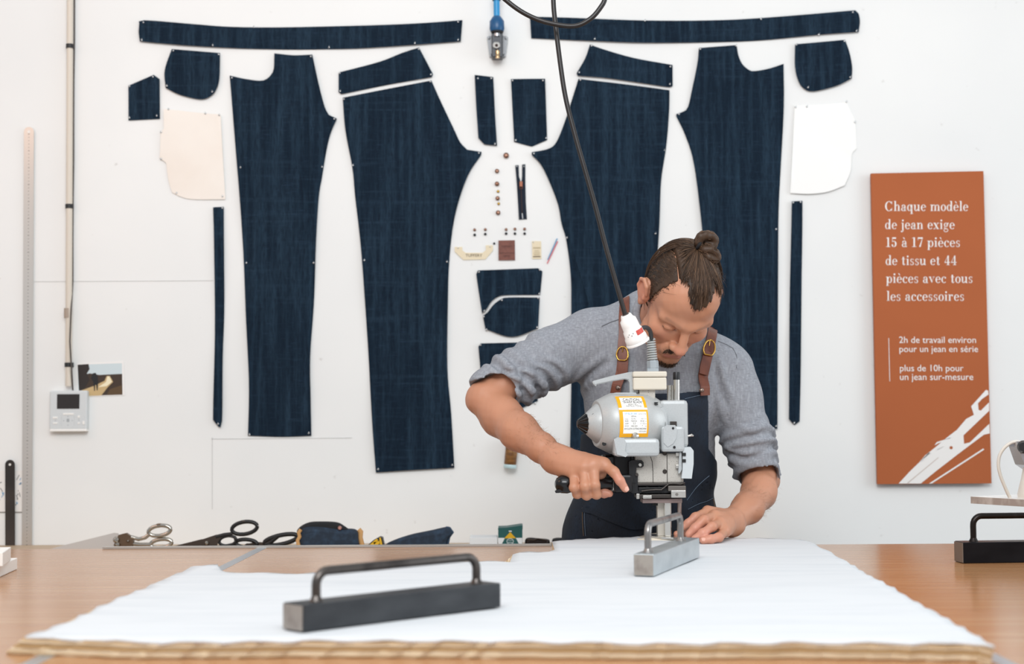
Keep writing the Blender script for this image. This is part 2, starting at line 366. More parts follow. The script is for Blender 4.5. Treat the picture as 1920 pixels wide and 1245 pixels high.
# ------------------------------------------------------------------ weights
def weight(label, pA, pB, h, wd, bar, handle, rough, hx, hh=.052):
    """pA, pB: bottom front corners (near end, far end)"""
    d = (pB-pA); L = d.length; rz = math.atan2(d.y, d.x); z = pA.z
    t = empty('cloth_weight', pA, label, 'cloth weight', 'steel cloth weights', rz)
    m1 = mat(label[:18]+'_bar', bar[0], rough, .75, noise=(bar[1], (14, 14, 30), 4, .35, .7))
    m1e = mat(label[:18]+'_end', bar[2], .5, .55, noise=('#8b8079', (60, 60, 60), 3, .45, .8))
    m2 = mat(label[:18]+'_handle', handle, .28, .85, noise=('#3a3634', (30, 30, 20), 3, .5, .75))
    MB().box((.001, 0, 0), (L-.001, wd, h), bev=.0012).build('bar', m1, t, False)
    MB().box((-.0006, .0012, .0012), (.002, wd-.0012, h-.0012)).build('sawn_end', m1e, t, False)
    x0, x1 = hx; r = .0058; c = .017; y = wd/2; P = [(x0, y, h-.002)]; P += [(x0, y, h+hh-c-r)]
    for k in range(1, 6): a = math.pi/2*k/6; P.append((x0+c*(1-math.cos(a)), y, h+hh-r-c+c*math.sin(a)))
    P += [(x0+c, y, h+hh-r), (x1-c, y, h+hh-r)]
    for k in range(1, 6): a = math.pi/2*k/6; P.append((x1-c*(1-math.sin(a)), y, h+hh-r-c+c*math.cos(a)))
    P += [(x1, y, h+hh-r-c), (x1, y, h-.002)]
    hb = MB().tube(P, r, 14)
    for x in (x0, x1): hb.lathe((x, y, h-.0002), (x, y, h+.007), [(0, .0095), (.4, .0075), (1, .0056)], 14)
    hb.build('handle', m2, t, False); return t
ZC = CLZ+.0018
weight('dark steel bar weight with long handle at the front of the cloth', T(567, 1186, ZC), T(940, 1138, ZC), .0325, .041, ('#3b3d40', '#4a4c4f', '#a39a92'), '#57524f', .42, (.035, .302), .042)
weight('bright silver bar weight with handle, standing before the cutting machine', T(1226, 1081, ZC), T(1312, 1044.5, ZC), .0355, .034, ('#c3cacd', '#aeb6ba', '#a69d94'), '#8d8a88', .28, (.03, .265), .052)
weight('black bar weight at the right edge, the painted board resting on its handle', T(1806, 1056.5, TZ+.0004), T(1806, 1056.5, TZ+.0004)+Vector((.345, .03, 0)), .0395, .042, ('#16161a', '#222226', '#8a7d72'), '#2b2624', .35, (.03, .315), .054)
# ------------------------------------------------------------------ things on the wall
m_denim = mat('raw_denim', '#142331', .95, spec=.15, noise=[('#263949', (75, 75, 4), 5, .40, .72), ('#253747', (4, 4, 90), 4, .55, .80), ('#0f1926', (420, 420, 40), 2, .45, .8), ('#2c3e52', (30, 30, 420), 2, .62, .85)], bump=((500, 500, 300), .25, .0006))
m_cream = mat('cream_pocketing', '#f3ebe2', .9, noise=('#eee3d8', (5, 5, 5), 3, .4, .7))
m_pin = mat('pin_steel', '#d0d2d4', .25, .9)
def wallpoly(pts, th, off=.0015, Y=None):
    Y = YW if Y is None else Y
    return [W(x, y, Y-off) for x, y in pts], (0, -th, 0)
def smooth_poly(pts, hard=38, n=5):     # round the gentle corners, keep the sharp ones
    P = [np.array(p, float) for p in pts]; N = len(P); out = []
    ang = []
    for i in range(N):
        a = P[i]-P[i-1]; b = P[(i+1) % N]-P[i]; ang.append(abs(math.degrees(math.atan2(a[0]*b[1]-a[1]*b[0], a@b))))
    for i in range(N):
        j = (i+1) % N; b, c = P[i], P[j]; a = P[i-1] if ang[i] < hard else b-(c-b); d = P[(j+1) % N] if ang[j] < hard else c+(c-b)
        k = max(1, min(n, int(np.linalg.norm(c-b)/5)))
        for s_ in range(k):
            t = s_/k; q = .5*((2*b)+(-a+c)*t+(2*a-5*b+4*c-d)*t*t+(-a+3*b-3*c+d)*t**3)
            out.append(q if ang[i] < hard or ang[j] < hard else b+(c-b)*t)
    return out
GR = 'cut denim pieces pinned to the wall'
def panel(name, pts, label, pins, material=None, cat='denim piece', group=GR, th=.0012, off=.0025):
    material = material or m_denim
    P = smooth_poly(pts); P3, e = wallpoly(P, th, off)
    c = sum(P3, Vector())/len(P3); t = empty(name, c, label, cat, group)
    bm = bmesh.new(); vs = [bm.verts.new(p) for p in P3]; bm.faces.new(vs); bm.normal_update()
    bmesh.ops.triangulate(bm, faces=bm.faces[:], ngon_method='EAR_CLIP')
    r = bmesh.ops.extrude_face_region(bm, geom=bm.faces[:])
    for v in [q for q in r['geom'] if isinstance(q, bmesh.types.BMVert)]: v.co.y -= th
    # edges lift a little away from the wall
    ph = random.random()*6
    for v in bm.verts: v.co.y -= .0028*(1+math.sin(v.co.z*14+v.co.x*9+ph))
    bmesh.ops.recalc_face_normals(bm, faces=bm.faces[:]); me = bpy.data.meshes.new('cloth'); bm.to_mesh(me); bm.free()
    put('cloth', me, material, t)
    for (x, y) in pins:
        q = W(x, y, YW-off-th-.0028*(1+math.sin(W(x, y, YW).z*14+W(x, y, YW).x*9+ph)))
        MB().ball(q+Vector((0, -.0008, 0)), .0030, 8, (1, .7, 1)).tube([q+Vector((0, .001, 0)), q+Vector((.001, -.006, .003))], .0009, 6).build('pin', m_pin, t)
    return t
panel('waistband_piece', [(262, 45), (271, 39), (365, 46), (429, 50.5), (509, 51.5), (600, 50.5), (712, 48), (793, 44), (867, 38), (864, 78.5), (777, 85), (680, 91), (600, 92.6), (541, 93), (445, 91), (349, 86), (263, 78.5), (261, 62)], 'long dark denim waistband strip at the upper left of the wall', [(269, 42), (266, 75), (399, 85), (476, 51), (617, 89), (859, 41), (859, 75), (778, 81)])
panel('pocket_facing', [(323, 93), (413, 100), (412, 148), (405, 171), (394, 182), (379, 187), (355, 183), (332, 176), (311, 165), (309, 139), (313, 120)], 'rounded dark denim pocket piece under the left waistband strip', [(410, 102), (313, 161), (398, 172), (325, 95)])
panel('coin_pocket_piece', [(241, 161), (289, 141), (300, 149), (300, 223), (241, 226)], 'small five-sided dark denim piece, farthest left on the wall', [(243, 162), (287, 144), (243, 221), (294, 217)])
panel('pocket_bag', [(308, 205), (384, 213), (414, 215), (423, 374), (365, 374), (342, 370), (323, 361), (316, 338), (312, 306), (300, 296), (302, 248), (308, 242)], 'cream cotton pocket bag pinned left of the left front trouser panel', [(316, 205), (385, 213), (411, 216), (302, 248), (331, 362), (417, 368), (302, 298)], m_cream, 'pocket bag', 'cream pocket bags on the wall', .0008)
panel('front_trouser_panel', [(431, 142), (458, 148), (487, 152), (500, 149), (509, 140.5), (514, 129), (515, 101), (551, 104.5), (586, 103), (598, 158), (609, 200), (617, 216), (632, 223), (620, 251), (612, 283.5), (604, 332), (598, 370), (593, 455), (589, 562), (582, 668), (583, 750), (584, 817), (529, 819), (465, 817), (467, 711), (461, 583), (456, 468), (450, 370), (442, 277), (434, 181)], 'dark denim front trouser leg panel, leftmost large leg on the wall', [(435, 146), (583, 106), (627, 223), (604, 313), (451, 314), (462, 493), (588, 493), (579, 812), (468, 815)])
panel('fly_strip', [(400, 389), (420, 388), (421, 562), (418, 668), (417, 789), (410, 800), (400, 787), (403, 625), (402, 455)], 'narrow dark denim strip with pointed lower end at the left', [(417, 390), (409, 795)])
panel('yoke_piece', [(635, 136), (712, 116), (754, 100), (786, 90), (812, 139.5), (810, 145), (728, 159), (640, 177), (635, 173)], 'dark denim yoke above the left back trouser panel', [(637, 137), (785, 92), (808, 140), (638, 171)])
panel('back_trouser_panel', [(643, 184), (726, 167), (809, 151), (825, 187), (851, 242), (863, 267), (876, 281), (903, 285), (902, 291), (883, 319), (870, 348), (857, 389), (848, 434), (842, 498), (840, 562), (839, 689), (846, 775), (852, 877), (763, 882), (705, 886), (697, 775), (689, 634), (678, 476), (666, 370), (661, 316), (648, 245)], 'broad dark denim back trouser leg, second large leg from the left', [(645, 186), (807, 153), (662, 310), (683, 488), (838, 491), (898, 287), (709, 880), (848, 872)])
panel('fly_piece', [(890, 141), (925, 145), (928, 210), (932, 274), (908, 271), (897, 259), (893, 200)], 'narrow denim fly piece left of the zip, with one rounded lower corner', [(896, 147), (921, 147), (928, 270)])
panel('fly_piece', [(958, 149), (1022, 148.5), (1026, 262.5), (997, 275), (964, 266)], 'wider denim fly piece with pointed bottom, under the blue hose', [(961, 151), (1018, 151), (967, 263), (1024, 259)])
panel('waistband_piece', [(994, 37.5), (993, 32), (1060, 34), (1207, 39), (1363, 37.5), (1489, 30), (1603, 20), (1609, 26), (1611.5, 41), (1609, 61), (1536, 66), (1426, 76), (1332, 79.5), (1207, 81), (1097, 77), (996, 72)], 'long denim waistband strip at the upper right, behind the cable loop', [(1115, 73), (1209, 39), (1427, 36), (1599, 23), (1606, 58), (1535, 65)])
panel('yoke_piece', [(1106, 84), (1131, 93), (1188, 109), (1261, 122), (1261, 162), (1255, 164), (1144, 148), (1083, 143), (1081, 138), (1097, 110)], 'denim yoke above the right back trouser panel, by the cable', [(1109, 86), (1257, 125), (1256, 158), (1086, 136)])
panel('back_trouser_panel', [(1084.5, 148), (1175, 159), (1255, 170), (1254, 214), (1249, 276), (1239.5, 339), (1236, 420), (1231, 501), (1222, 620), (1216, 750), (1212, 872), (1140, 871), (1068, 866), (1071, 720), (1071, 588), (1070, 517), (1062, 452), (1053, 420), (1046, 383), (1030, 341), (1014, 309), (997, 291), (997, 286), (1027, 280), (1043, 267), (1060, 225.6), (1072, 188)], 'broad dark denim back trouser leg behind the man and the cable', [(1088, 150), (1001, 288), (1245, 282), (1063, 446), (1229, 438)])
panel('front_trouser_panel', [(1310, 91), (1381, 85), (1384, 104), (1391.5, 121), (1404, 132), (1415, 134), (1442, 129), (1469, 120), (1469, 198), (1464, 308), (1459, 420), (1458, 600), (1457, 804), (1390, 805), (1332, 804), (1330, 650), (1324, 520), (1315, 420), (1301, 308), (1285, 254), (1268, 218), (1268, 214), (1282, 209), (1290, 200), (1297.5, 167), (1307, 120)], 'dark denim front trouser leg panel, rightmost large leg, behind the hair bun', [(1313, 92), (1380, 86), (1273, 214), (1455, 799), (1455, 430)])
panel('pocket_facing', [(1490, 84), (1539, 79.5), (1584, 75), (1592, 98), (1597, 126), (1596, 148), (1567, 162), (1525, 172), (1507.5, 167), (1496.5, 152.5), (1490, 126)], 'rounded dark denim pocket piece under the right waistband strip', [(1493, 84), (1583, 77), (1594, 145), (1515, 164)])
panel('pocket_bag', [(1490, 198), (1540, 196), (1587, 192), (1595, 210), (1603, 229), (1606, 279), (1597, 289), (1594.5, 320), (1583, 348), (1551, 360), (1517, 364), (1481, 362.5)], 'white cotton pocket bag pinned right of the right front trouser panel', [(1492, 201), (1513, 200), (1587, 191), (1603, 229)], mat('white_pocketing', '#f7f6f3', .9), 'pocket bag', 'cream pocket bags on the wall', .0008)
panel('fly_strip', [(1484, 378), (1504, 377), (1502, 600), (1499, 790), (1489, 797), (1479, 786), (1480, 600)], 'narrow dark denim strip with pointed lower end, left of the brown sign', [(1487, 380), (1501, 379), (1489, 793)])
panel('upper_pocket_piece', [(893, 514), (896, 507), (1009, 503), (1017, 509), (1013, 553), (950, 553.5), (933, 557), (921, 566), (912, 580), (904, 588)], 'upper half of the complete denim back pocket, over the curved white gap', [(898, 510), (1012, 506), (1011, 551), (908, 583)])
panel('lower_pocket_piece', [(905.5, 592), (914, 586), (925, 572), (940, 561), (955, 558), (1012, 558), (1009, 616), (960, 632), (910, 617)], 'lower pointed half of the complete denim back pocket', [(941, 563), (1009, 559), (907, 594), (912, 618), (1007, 614)])
panel('upper_pocket_piece', [(897, 650), (901, 644), (1015, 641), (1018, 650), (1013, 693), (901, 693)], 'upper half of a second denim back pocket, partly behind the grey sleeve', [(901, 647), (905, 690)])
panel('lower_pocket_piece', [(902, 699), (1013, 699), (1008, 752), (965, 771), (908, 752)], 'lower half of the second denim back pocket, mostly hidden by the elbow', [(906, 702), (1003, 756)])
# --- small trimmings
m_copper = mat('antique_copper', '#7a5646', .35, .8, noise=('#a98674', (200, 200, 200), 3, .4, .7)); m_gold = mat('gold_metal', '#b08d3e', .3, .9); m_black = mat('black_metal', '#24272c', .35, .5)
def stud(name, x, y, r, material, label, cat, group, dome=.6):
    q = W(x, y, YW-.001); R_ = r/643
    MB_LAST = MB().lathe(q+Vector((0, .0005, 0)), q+Vector((0, -R_*1.1, 0)), [(0, R_*.6), (.4, R_*.6), (.45, R_), (.75, R_*.96), (.95, R_*dome), (1, R_*.3)], 18)
    tag(MB_LAST.build(name, material), label, cat, group)
GB = 'metal buttons and rivets on the wall'
stud('jeans_button', 949, 292, 5.4, m_copper, 'largest copper button, alone at the top between the trouser legs', 'button', GB)
stud('jeans_button', 932, 321, 4.2, m_copper, 'copper fly button, uppermost of the vertical row left of the zip', 'button', GB)
stud('jeans_button', 932, 345, 4.4, m_copper, 'second copper fly button from the top of the vertical row', 'button', GB)
stud('button_tack', 934, 359, 2.7, m_gold, 'small gold tack, upper one of two between the copper fly buttons', 'button', GB)
stud('jeans_button', 933, 372, 4.2, m_copper, 'copper fly button between the two small gold tacks', 'button', GB)
stud('button_tack', 935, 382, 2.7, m_gold, 'small gold tack just above the lowest copper fly button', 'button', GB)
stud('jeans_button', 934, 399, 4.4, m_copper, 'lowest copper fly button of the vertical row', 'button', GB)
ords = ['leftmost', 'second from left', 'third from left', 'fourth from left', 'rightmost']
for i, (x, y) in enumerate(((890, 431), (910, 430.5), (949, 430.5), (965.5, 429.6), (983.6, 429.6))):
    stud('rivet', x, y, 2.8, m_copper, ords[i]+' copper rivet in the upper row over the leather patch', 'rivet', GB)
for i, (x, y) in enumerate(((890, 440.6), (910, 439), (949, 438), (965.5, 438), (983.6, 438))):
    stud('rivet', x, y, 2.6, m_black, ords[i]+' black rivet in the lower row over the leather patch', 'rivet', GB)
stud('rivet', 926.7, 456.6, 2.2, m_black, 'single black rivet just left of the leather patch', 'rivet', GB)
# zip
z = empty('zip', W(977, 360, YW), 'navy trouser zip hanging open between the fly buttons and right back panel', 'zip')
for pts in ([(966, 310), (972.4, 309.6), (973, 330), (977.4, 345), (980, 411.5), (973, 412), (969, 345)], [(979, 308.6), (985, 308), (985, 340), (986, 380), (988, 411), (980.2, 411.5), (977.6, 345), (978.8, 330)]):
    P, e = wallpoly(pts, .0012); MB().prism(P, e).build('tape', mat('zip_tape', '#15202f', .9), z)
MB().tube([W(976.8, 345, YW-.0035), W(979, 400, YW-.0035)], .0016, 6).build('teeth', mat('zip_teeth', '#3a2c2b', .5, .5), z)
MB().tube([W(979, 400, YW-.0035), W(980, 410, YW-.0035)], .0016, 6).build('bottom_stop', mat('zip_stop', '#c9cacb', .35, .7), z)
s_ = MB().box(W(974, 350, YW-.007), W(980, 340, YW-.003), bev=.001).build('slider', mat('zip_slider', '#7d4c38', .4, .6), z)
MB().tube([W(974.5, 349, YW-.008), W(974.5, 354, YW-.008), W(979.5, 354, YW-.008), W(979.5, 349, YW-.008)], .001, 6).build('pull_tab', MATS['zip_slider'], s_)
for x in (969, 982): MB().ball(W(x, 312, YW-.004), .0022, 8).build('pin', m_pin, z)
def label_text(parent, name, txt, x0, x1, ybase, Y, material, vs=1.0, thick=None):
    V, F, wd = vtext(txt); a = W(x0, ybase, Y); b = W(x1, ybase, Y); k = (b-a).length/wd; ex = (b-a).normalized(); up = Vector((0, 0, 1))
    return MB().add([a+ex*v.x*k+up*v.y*k*vs for v in V], F).build(name, material, parent)
m_ink = mat('brown_ink', '#5a4632', .7); m_cot = mat('cream_tape', '#e6d8bb', .85)
t = empty('loop_label', W(888, 475, YW), 'cream woven hanger loop label with brown lettering, left of the leather patch', 'label')
P, e = wallpoly([(852.5, 463), (866.7, 463), (867, 469.5), (873, 474), (905, 474), (911, 469), (911, 460), (924, 460), (924.5, 469.5), (910, 486.5), (869, 487.5), (852.5, 472)], .001); MB().prism(P, e).build('tape', m_cot, t)
label_text(t, 'lettering', 'TUFFERY', 873, 904, 481.5, YW-.0029, m_ink, 1.0)
for x, y in ((859, 465), (919, 463)): MB().ball(W(x, y, YW-.003), .0022, 8).build('pin', m_pin, t)
t = empty('leather_patch', W(950, 470, YW), 'reddish brown leather waist patch with dark embossed lettering', 'patch')
P, e = wallpoly([(934.6, 451), (965.2, 450.5), (965.8, 488), (934.6, 488.3)], .002); MB().prism(P, e).build('leather', mat('patch_leather', '#7a473a', .6, noise=('#6a3b30', (90, 90, 90), 3, .4, .7)), t)
m_emb = mat('embossed_ink', '#4e2b24', .7)
label_text(t, 'lettering', 'TUFFERY', 939.5, 960.5, 463.5, YW-.0039, m_emb, .9); label_text(t, 'lettering', '1892', 944.5, 955.5, 482, YW-.0039, m_emb)
MB().prism(wallpoly([(936, 474.2), (964, 474), (964, 474.8), (936, 475)], .0003, .0036)[0], (0, -.0003, 0)).build('crease', m_emb, t)
t = empty('care_label', W(1006, 468, YW), 'small upright cream care label with fine printed lines', 'label')
P, e = wallpoly([(997.5, 452), (1014.5, 452.3), (1015.3, 485.6), (998, 485.8)], .0008); MB().prism(P, e).build('tape', m_cot, t)
MB().ball(W(1000, 454, YW-.003), .002, 8).build('pin', m_pin, t)
lm = MB()
for x0, x1, y in ((999.5, 1013.5, 463.5), (999.5, 1013.5, 465.3), (1002, 1011, 469.6), (1001, 1012, 472.6), (1000.5, 1012.5, 475.4), (1001, 1012, 477.6)):
    lm.prism(wallpoly([(x0, y), (x1, y), (x1, y+1), (x0, y+1)], .0003, .0024)[0], (0, -.0003, 0))
lm.build('printed_lines', mat('faded_ink', '#b19f7c', .8), t)
lm = MB().prism(wallpoly([(999.5, 480.4), (1013.5, 480.2), (1013.5, 482), (999.5, 482.2)], .0003, .0024)[0], (0, -.0003, 0)).build('printed_line', m_ink, t)
for nm, a, b, c, lb in (('bias_strip', (1044.8, 447), (1027, 487), '#6fa3c6', 'slim blue piping cord pinned slanting beside the right back trouser panel'), ('bias_strip', (1045.6, 452.5), (1026, 494), '#df7d84', 'slim pink piping cord pinned slanting, just under the blue one')):
    o = MB().tube([W(a[0], a[1], YW-.003), W(b[0], b[1], YW-.003)], .0017, 8).build(nm, mat(c+'cord', c, .6)); tag(o, lb, 'cord', 'coloured cords on the wall')
t = empty('thread_spool', W(957, 850, YW), 'brown thread spool with pale base on the wall below the forearm', 'spool')
a = W(961, 822, YW-.02); b = W(956.5, 871, YW-.02)
MB().lathe(a, b, [(0, .0155), (.03, .0175), (.97, .0175), (1, .0165)], 24).build('thread', mat('brown_thread', '#6b431c', .45, noise=('#936632', (24, 24, 90), 4, .42, .65)), t)
MB().lathe(b, W(956, 878, YW-.02), [(0, .0175), (.2, .0185), (.8, .0185), (1, .017)], 24).build('base', mat('pale_blue_plastic', '#c4dde0', .4), t)
MB().tube([a+(b-a)*.2+Vector((0, .017, 0)), a+(b-a)*.2+Vector((0, .0195, 0))], .004, 8).build('wall_peg', m_pin, t)
# --- air hose and coupling at the top
t = empty('air_hose', W(932, 60, YW), 'blue compressed-air hose ending in a metal coupling at the top of the wall', 'air hose')
Yh = YW-.045
MB().tube([W(931, -60, Yh), W(931, -2, Yh), W(931.5, 34, Yh)], .0092, 16).build('hose', mat('bright_blue_hose', '#1f8fc9', .35), t)
MB().lathe(W(931, -8, Yh), W(931, 1, Yh), [(0, .0125), (1, .0125)], 20).build('hose_clip', mat('dark_clip', '#1c2733', .5), t)
MB().lathe(W(931.5, 31, Yh), W(932, 59, Yh), [(0, .0115), (.12, .0155), (.32, .0212), (.85, .0218), (1, .0195)], 20).build('collar', mat('deep_blue_collar', '#12507e', .35), t)
MB().lathe(W(932, 58.5, Yh), W(932, 63, Yh), [(0, .018), (.5, .0185), (1, .016)], 20).build('seal_ring', mat('black_rubber', '#17181b', .6), t)
MB().lathe(W(932, 62.5, Yh), W(932, 69, Yh), [(0, .0125), (1, .0125)], 6).build('hex_nut', mat('nut_metal', '#a8aaae', .3, .9), t)
fp = MB().prism([W(x, y, YW-.012) for x, y in ((913, 69), (916, 67.5), (949, 67.5), (952.5, 70), (948.5, 104), (945, 107.5), (921, 107.5), (917.5, 104))], (0, .011, 0)).build('mounting_plate', mat('grey_metal_plate', '#8f9194', .5, .5), t)
for x, y in ((916.5, 71.5), (949, 71.5), (920, 103.5), (946, 103.5)): MB().lathe(W(x, y, YW-.011), W(x, y, YW-.0165), [(0, .0045), (.7, .004), (1, .002)], 12).build('screw', m_pin, fp)
MB().box(W(922, 107, YW-.05), W(942.5, 68, YW-.011), bev=.002).build('body', mat('dark_coupling', '#26282c', .35, .5), t)
MB().lathe(W(931, 85, YW-.048), W(931, 85, YW-.060), [(0, .0112), (.7, .0108), (1, .008)], 24).build('socket', mat('light_socket', '#d9d8d4', .3, .6), t)
MB().lathe(W(931, 85, YW-.0595), W(931, 85, YW-.0605), [(0, .0045), (1, .0045)], 16).build('socket_hole', mat('hole_brown', '#2f1d15', .6), t)
MB().lathe(W(933, 95, YW-.053), W(933, 109, YW-.053), [(0, .006), (.3, .0068), (.5, .0052), (.6, .0066), (1, .0064)], 16).build('brass_nipple', mat('brass_fitting', '#c7a983', .25, .9), t)
# --- left of the wall: conduit, controller, print, rulers, sketch
t = empty('conduit', W(130, 300, YW), 'beige plastic conduit running down the wall to the white controller', 'conduit')
MB().tube([W(131.5, -40, YW-.016), W(128.5, 724, YW-.016)], .0092, 16).build('pipe', mat('beige_plastic', '#d8cec0', .5), t)
MB().tube([W(139.5, -40, YW-.006)]+[W(139.5-i*.5+math.sin(i*2)*.4, i*75, YW-.006) for i in range(8)]+[W(133, 590, YW-.026), W(131, 640, YW-.027), W(134, 690, YW-.026), W(136.5, 732, YW-.012)], .0022, 8).build('cable', mat('dark_cable', '#4c4541', .6), t)
for y in (87, 387, 684):
    MB().lathe(W(131.3-y*.004, y-4, YW-.016), W(131.3-y*.004, y+4, YW-.016), [(0, .0112), (1, .0112)], 16).box(W(127, y+4, YW-.014), W(138.5, y-4, YW-.001)).build('clip', mat('black_clip', '#1e1e20', .5), t)
MB().lathe(W(127, 578, YW-.016), W(127, 596, YW-.016), [(0, .0106), (1, .0106)], 14).build('sleeve', mat('worn_sleeve', '#a89788', .5), t)
t = empty('wall_controller', W(130, 770, YW), 'light grey wall controller with dark screen and buttons', 'controller')
def wbox(x0, y0, x1, y1, d0, d1, bev=0): return MB().box(W(x0, y1, YW-d1), W(x1, y0, YW-d0), bev=bev)
m_ctl = mat('controller_grey', '#d3d7d8', .45); m_ctw = mat('controller_white', '#f2f0ec', .4)
wbox(91.8, 732.5, 167.8, 806, .001, .024, .004).build('housing', m_ctl, t)
wbox(92.5, 804, 166.5, 809.5, .001, .025, .002).build('lower_lip', m_ctw, t)
wbox(106.7, 739, 150, 766.6, .02, .0248).build('screen', mat('dark_screen', '#2b2523', .2), t)
for (x0, y0, x1, y1) in ((99, 781.5, 109, 785), (99, 792, 109, 795), (118, 774.5, 139, 778), (145.5, 779, 150.5, 783.5), (145.5, 792, 150.5, 795), (154.5, 789.5, 159.5, 796)): wbox(x0, y0, x1, y1, .02, .0255, .0005).build('button', m_ctw, t)
pd = MB()
for (x0, y0, x1, y1) in ((115, 779, 115.6, 799), (139, 779, 139.6, 799), (125, 785, 130, 791)): pd.box(W(x0, y1, YW-.0245), W(x1, y0, YW-.023))
for (x, y) in ((127.5, 781), (127.5, 797), (119.5, 788.5), (135.5, 788.5), (104, 788.5), (148, 787.5)): pd.ball(W(x, y, YW-.0235), .0018, 6)
pd.build('key_marks', mat('mark_grey', '#a8adb0', .5), t)
t = empty('photo_print', W(188, 711, YW), 'small white-bordered photo of a sunlit path, beside the controller', 'photo print')
P, e = wallpoly([(143.6, 682), (232, 677), (234, 741.6), (169, 743.5), (144.5, 743.5)], .0006, .001); MB().prism(P, e).build('paper', mat('photo_paper', '#f1efec', .5), t)
pm = {'sky': '#cfdce0', 'bush': '#2a211d', 'verge': '#3c2c20', 'path': '#c9ad7d', 'bright': '#f2e7c6', 'fig': '#17171a', 'scrub': '#5a4429'}
def pic(c, pts, k): P, e = wallpoly(pts, .0001, .0016+.00012*k); MB().prism(P, e).build('picture', mat('photo_'+c, pm[c], .4), t)
pic('sky', [(145.5, 684), (228.5, 681), (229.5, 740), (168, 742), (147, 742)], 0)
pic('verge', [(148, 705), (168, 700), (186, 703), (229, 701), (229.6, 740), (168, 742), (148, 742)], 1)
pic('bush', [(145.5, 684), (166, 682.5), (168, 692), (163, 700), (168, 712), (158, 730), (148, 731)], 2)
pic('path', [(150, 733), (175, 724), (196, 714), (200, 705), (206, 705), (212, 716), (202, 726), (190, 741.5), (166, 742.5)], 2)
pic('bright', [(184, 726), (199, 716), (201, 706), (205, 705.5), (210, 716), (200, 724)], 3)
pic('fig', [(171, 708), (174, 700), (179, 699), (183, 705), (184, 716), (183, 732), (181.5, 732), (180, 721), (178.5, 721), (178, 733), (176.5, 733), (175, 716), (170, 709)], 4)
pic('scrub', [(206, 730), (229, 722), (229.6, 739), (200, 741)], 3)
m_rule = mat('satin_steel_rule', '#d6d1cb', .28, .7)
def ruler(label, top, bot, wpx, material, hole, tick, Y, rot=0):
    a = W(top[0], top[1], Y); b = W(bot[0], bot[1], Y); k = W(top[0]+wpx/2, top[1], Y).x-a.x; b.z = SHZ+.0005
    t = empty('steel_ruler', (b.x, b.y, b.z), label, 'ruler', 'rulers against the wall'); r = k
    pts = [b+Vector((-k, 0, 0)), b+Vector((k, 0, 0)), a+Vector((k, 0, -r))]+[a+Vector((r*math.cos(q), 0, -r+r*math.sin(q))) for q in np.linspace(.2, math.pi-.2, 8)]+[a+Vector((-k, 0, -r))]
    MB().prism(pts, (0, -.0015, 0)).build('blade', material, t)
    tm = MB(); L = (a-b).length
    for i in range(int(L/.01)):
        q = b+(a-b)*(i*.01/L)+Vector((0, -.0015, 0)); s_ = .35 if i % 5 == 0 else .18
        tm.box(q+Vector((-.0030*s_*2, -.0002, 0)), q+Vector((.0030*s_*2, .0002, .0022)))
    tm.build('graduations', tick, t)
    MB().lathe(a+Vector((0, -.0012, -r*1.0)), a+Vector((0, -.0020, -r*1.0)), [(0, hole), (1, hole)], 14).build('hanging_hole', mat('hole_light', '#e9e6e0', .6), t)
    return t
tk = mat('tick_dark', '#7e7872', .6)
ruler('tall pale steel ruler standing against the wall at the far left', (54.6, 238), (50.5, 1030), 18.5, m_rule, .0045, tk, YW-.006)
ruler('short dark steel ruler standing at the left edge, before the pinned sketch', (19, 862), (19, 1030), 18, mat('dark_steel_rule', '#4a423d', .5, .4, noise=('#332e2b', (3, 3, 5), 2, .4, .6)), .0035, mat('tick_faint', '#2c2826', .6), YW-.009)
t = empty('sketch_sheet', W(5, 920, YW), 'paper sheet with blue and dark pen sketches behind the rulers', 'paper')
P, e = wallpoly([(-40, 882), (60, 882), (60, 961), (-40, 961)], .0006, .0008); MB().prism(P, e).build('paper', mat('sketch_paper', '#efece8', .8), t)
P, e = wallpoly([(-40, 959.5), (60, 959.5), (60, 961.5), (-40, 961.5)], .0004, .0015); MB().prism(P, e).build('lower_edge', mat('edge_grey', '#8d8781', .8), t)
pn = MB(); pb = MB()
for i in range(16):
    x = random.choice([random.uniform(-3, 9), random.uniform(29, 41)]); y = random.uniform(886, 945)
    q = spline([(x+random.uniform(-3, 3), y+random.uniform(-5, 5)) for _ in range(3)], 4); (pb if i % 3 == 0 else pn).tube([W(a[0], a[1], YW-.0018) for a in q], .0009, 5)
pn.build('pen_strokes', mat('pen_dark', '#5b5a60', .7), t); pb.build('blue_strokes', mat('pen_blue', '#5c9cc8', .7), t)
# ------------------------------------------------------------------ brown sign
sg = empty('wall_sign', W(1745, 615, YW), 'tall reddish brown sign with white French lettering and a scissors drawing', 'sign')
P, e = wallpoly([(1631.5, 326.5), (1841.5, 322), (1856.5, 906), (1643.5, 907.5)], .012, .012); MB().prism(P, e).build('board', mat('terracotta_board', '#b2633b', .7, spec=.2, noise=('#ac5f39', (3, 3, 3), 3, .3, .7)), sg)
MB().box(W(1690, 860, YW-.012), W(1800, 370, YW-.0005)).build('mounting_block', mat('block_white', '#e6e4e0', .7), sg)
m_let = mat('sign_white', '#f0ece8', .6); YS = YW-.0246
def A(cx, cy, rx, ry, ix, iy, a0=0, a1=360, n=26, dx=0):
    V = []; 
    for i in range(n+1):
        q = math.radians(a0+(a1-a0)*i/n); V += [(cx+rx*math.cos(q), cy+ry*math.sin(q)), (cx+dx+ix*math.cos(q), cy+iy*math.sin(q))]
    return [[V[2*i], V[2*i+1], V[2*i+3], V[2*i+2]] for i in range(n)]
def R(x0, y0, x1, y1): return [[(x0, y0), (x1, y0), (x1, y1), (x0, y1)]]
def D(cx, cy, r): return [[(cx+r*math.cos(i*math.pi/6), cy+r*math.sin(i*math.pi/6)) for i in range(12)]]
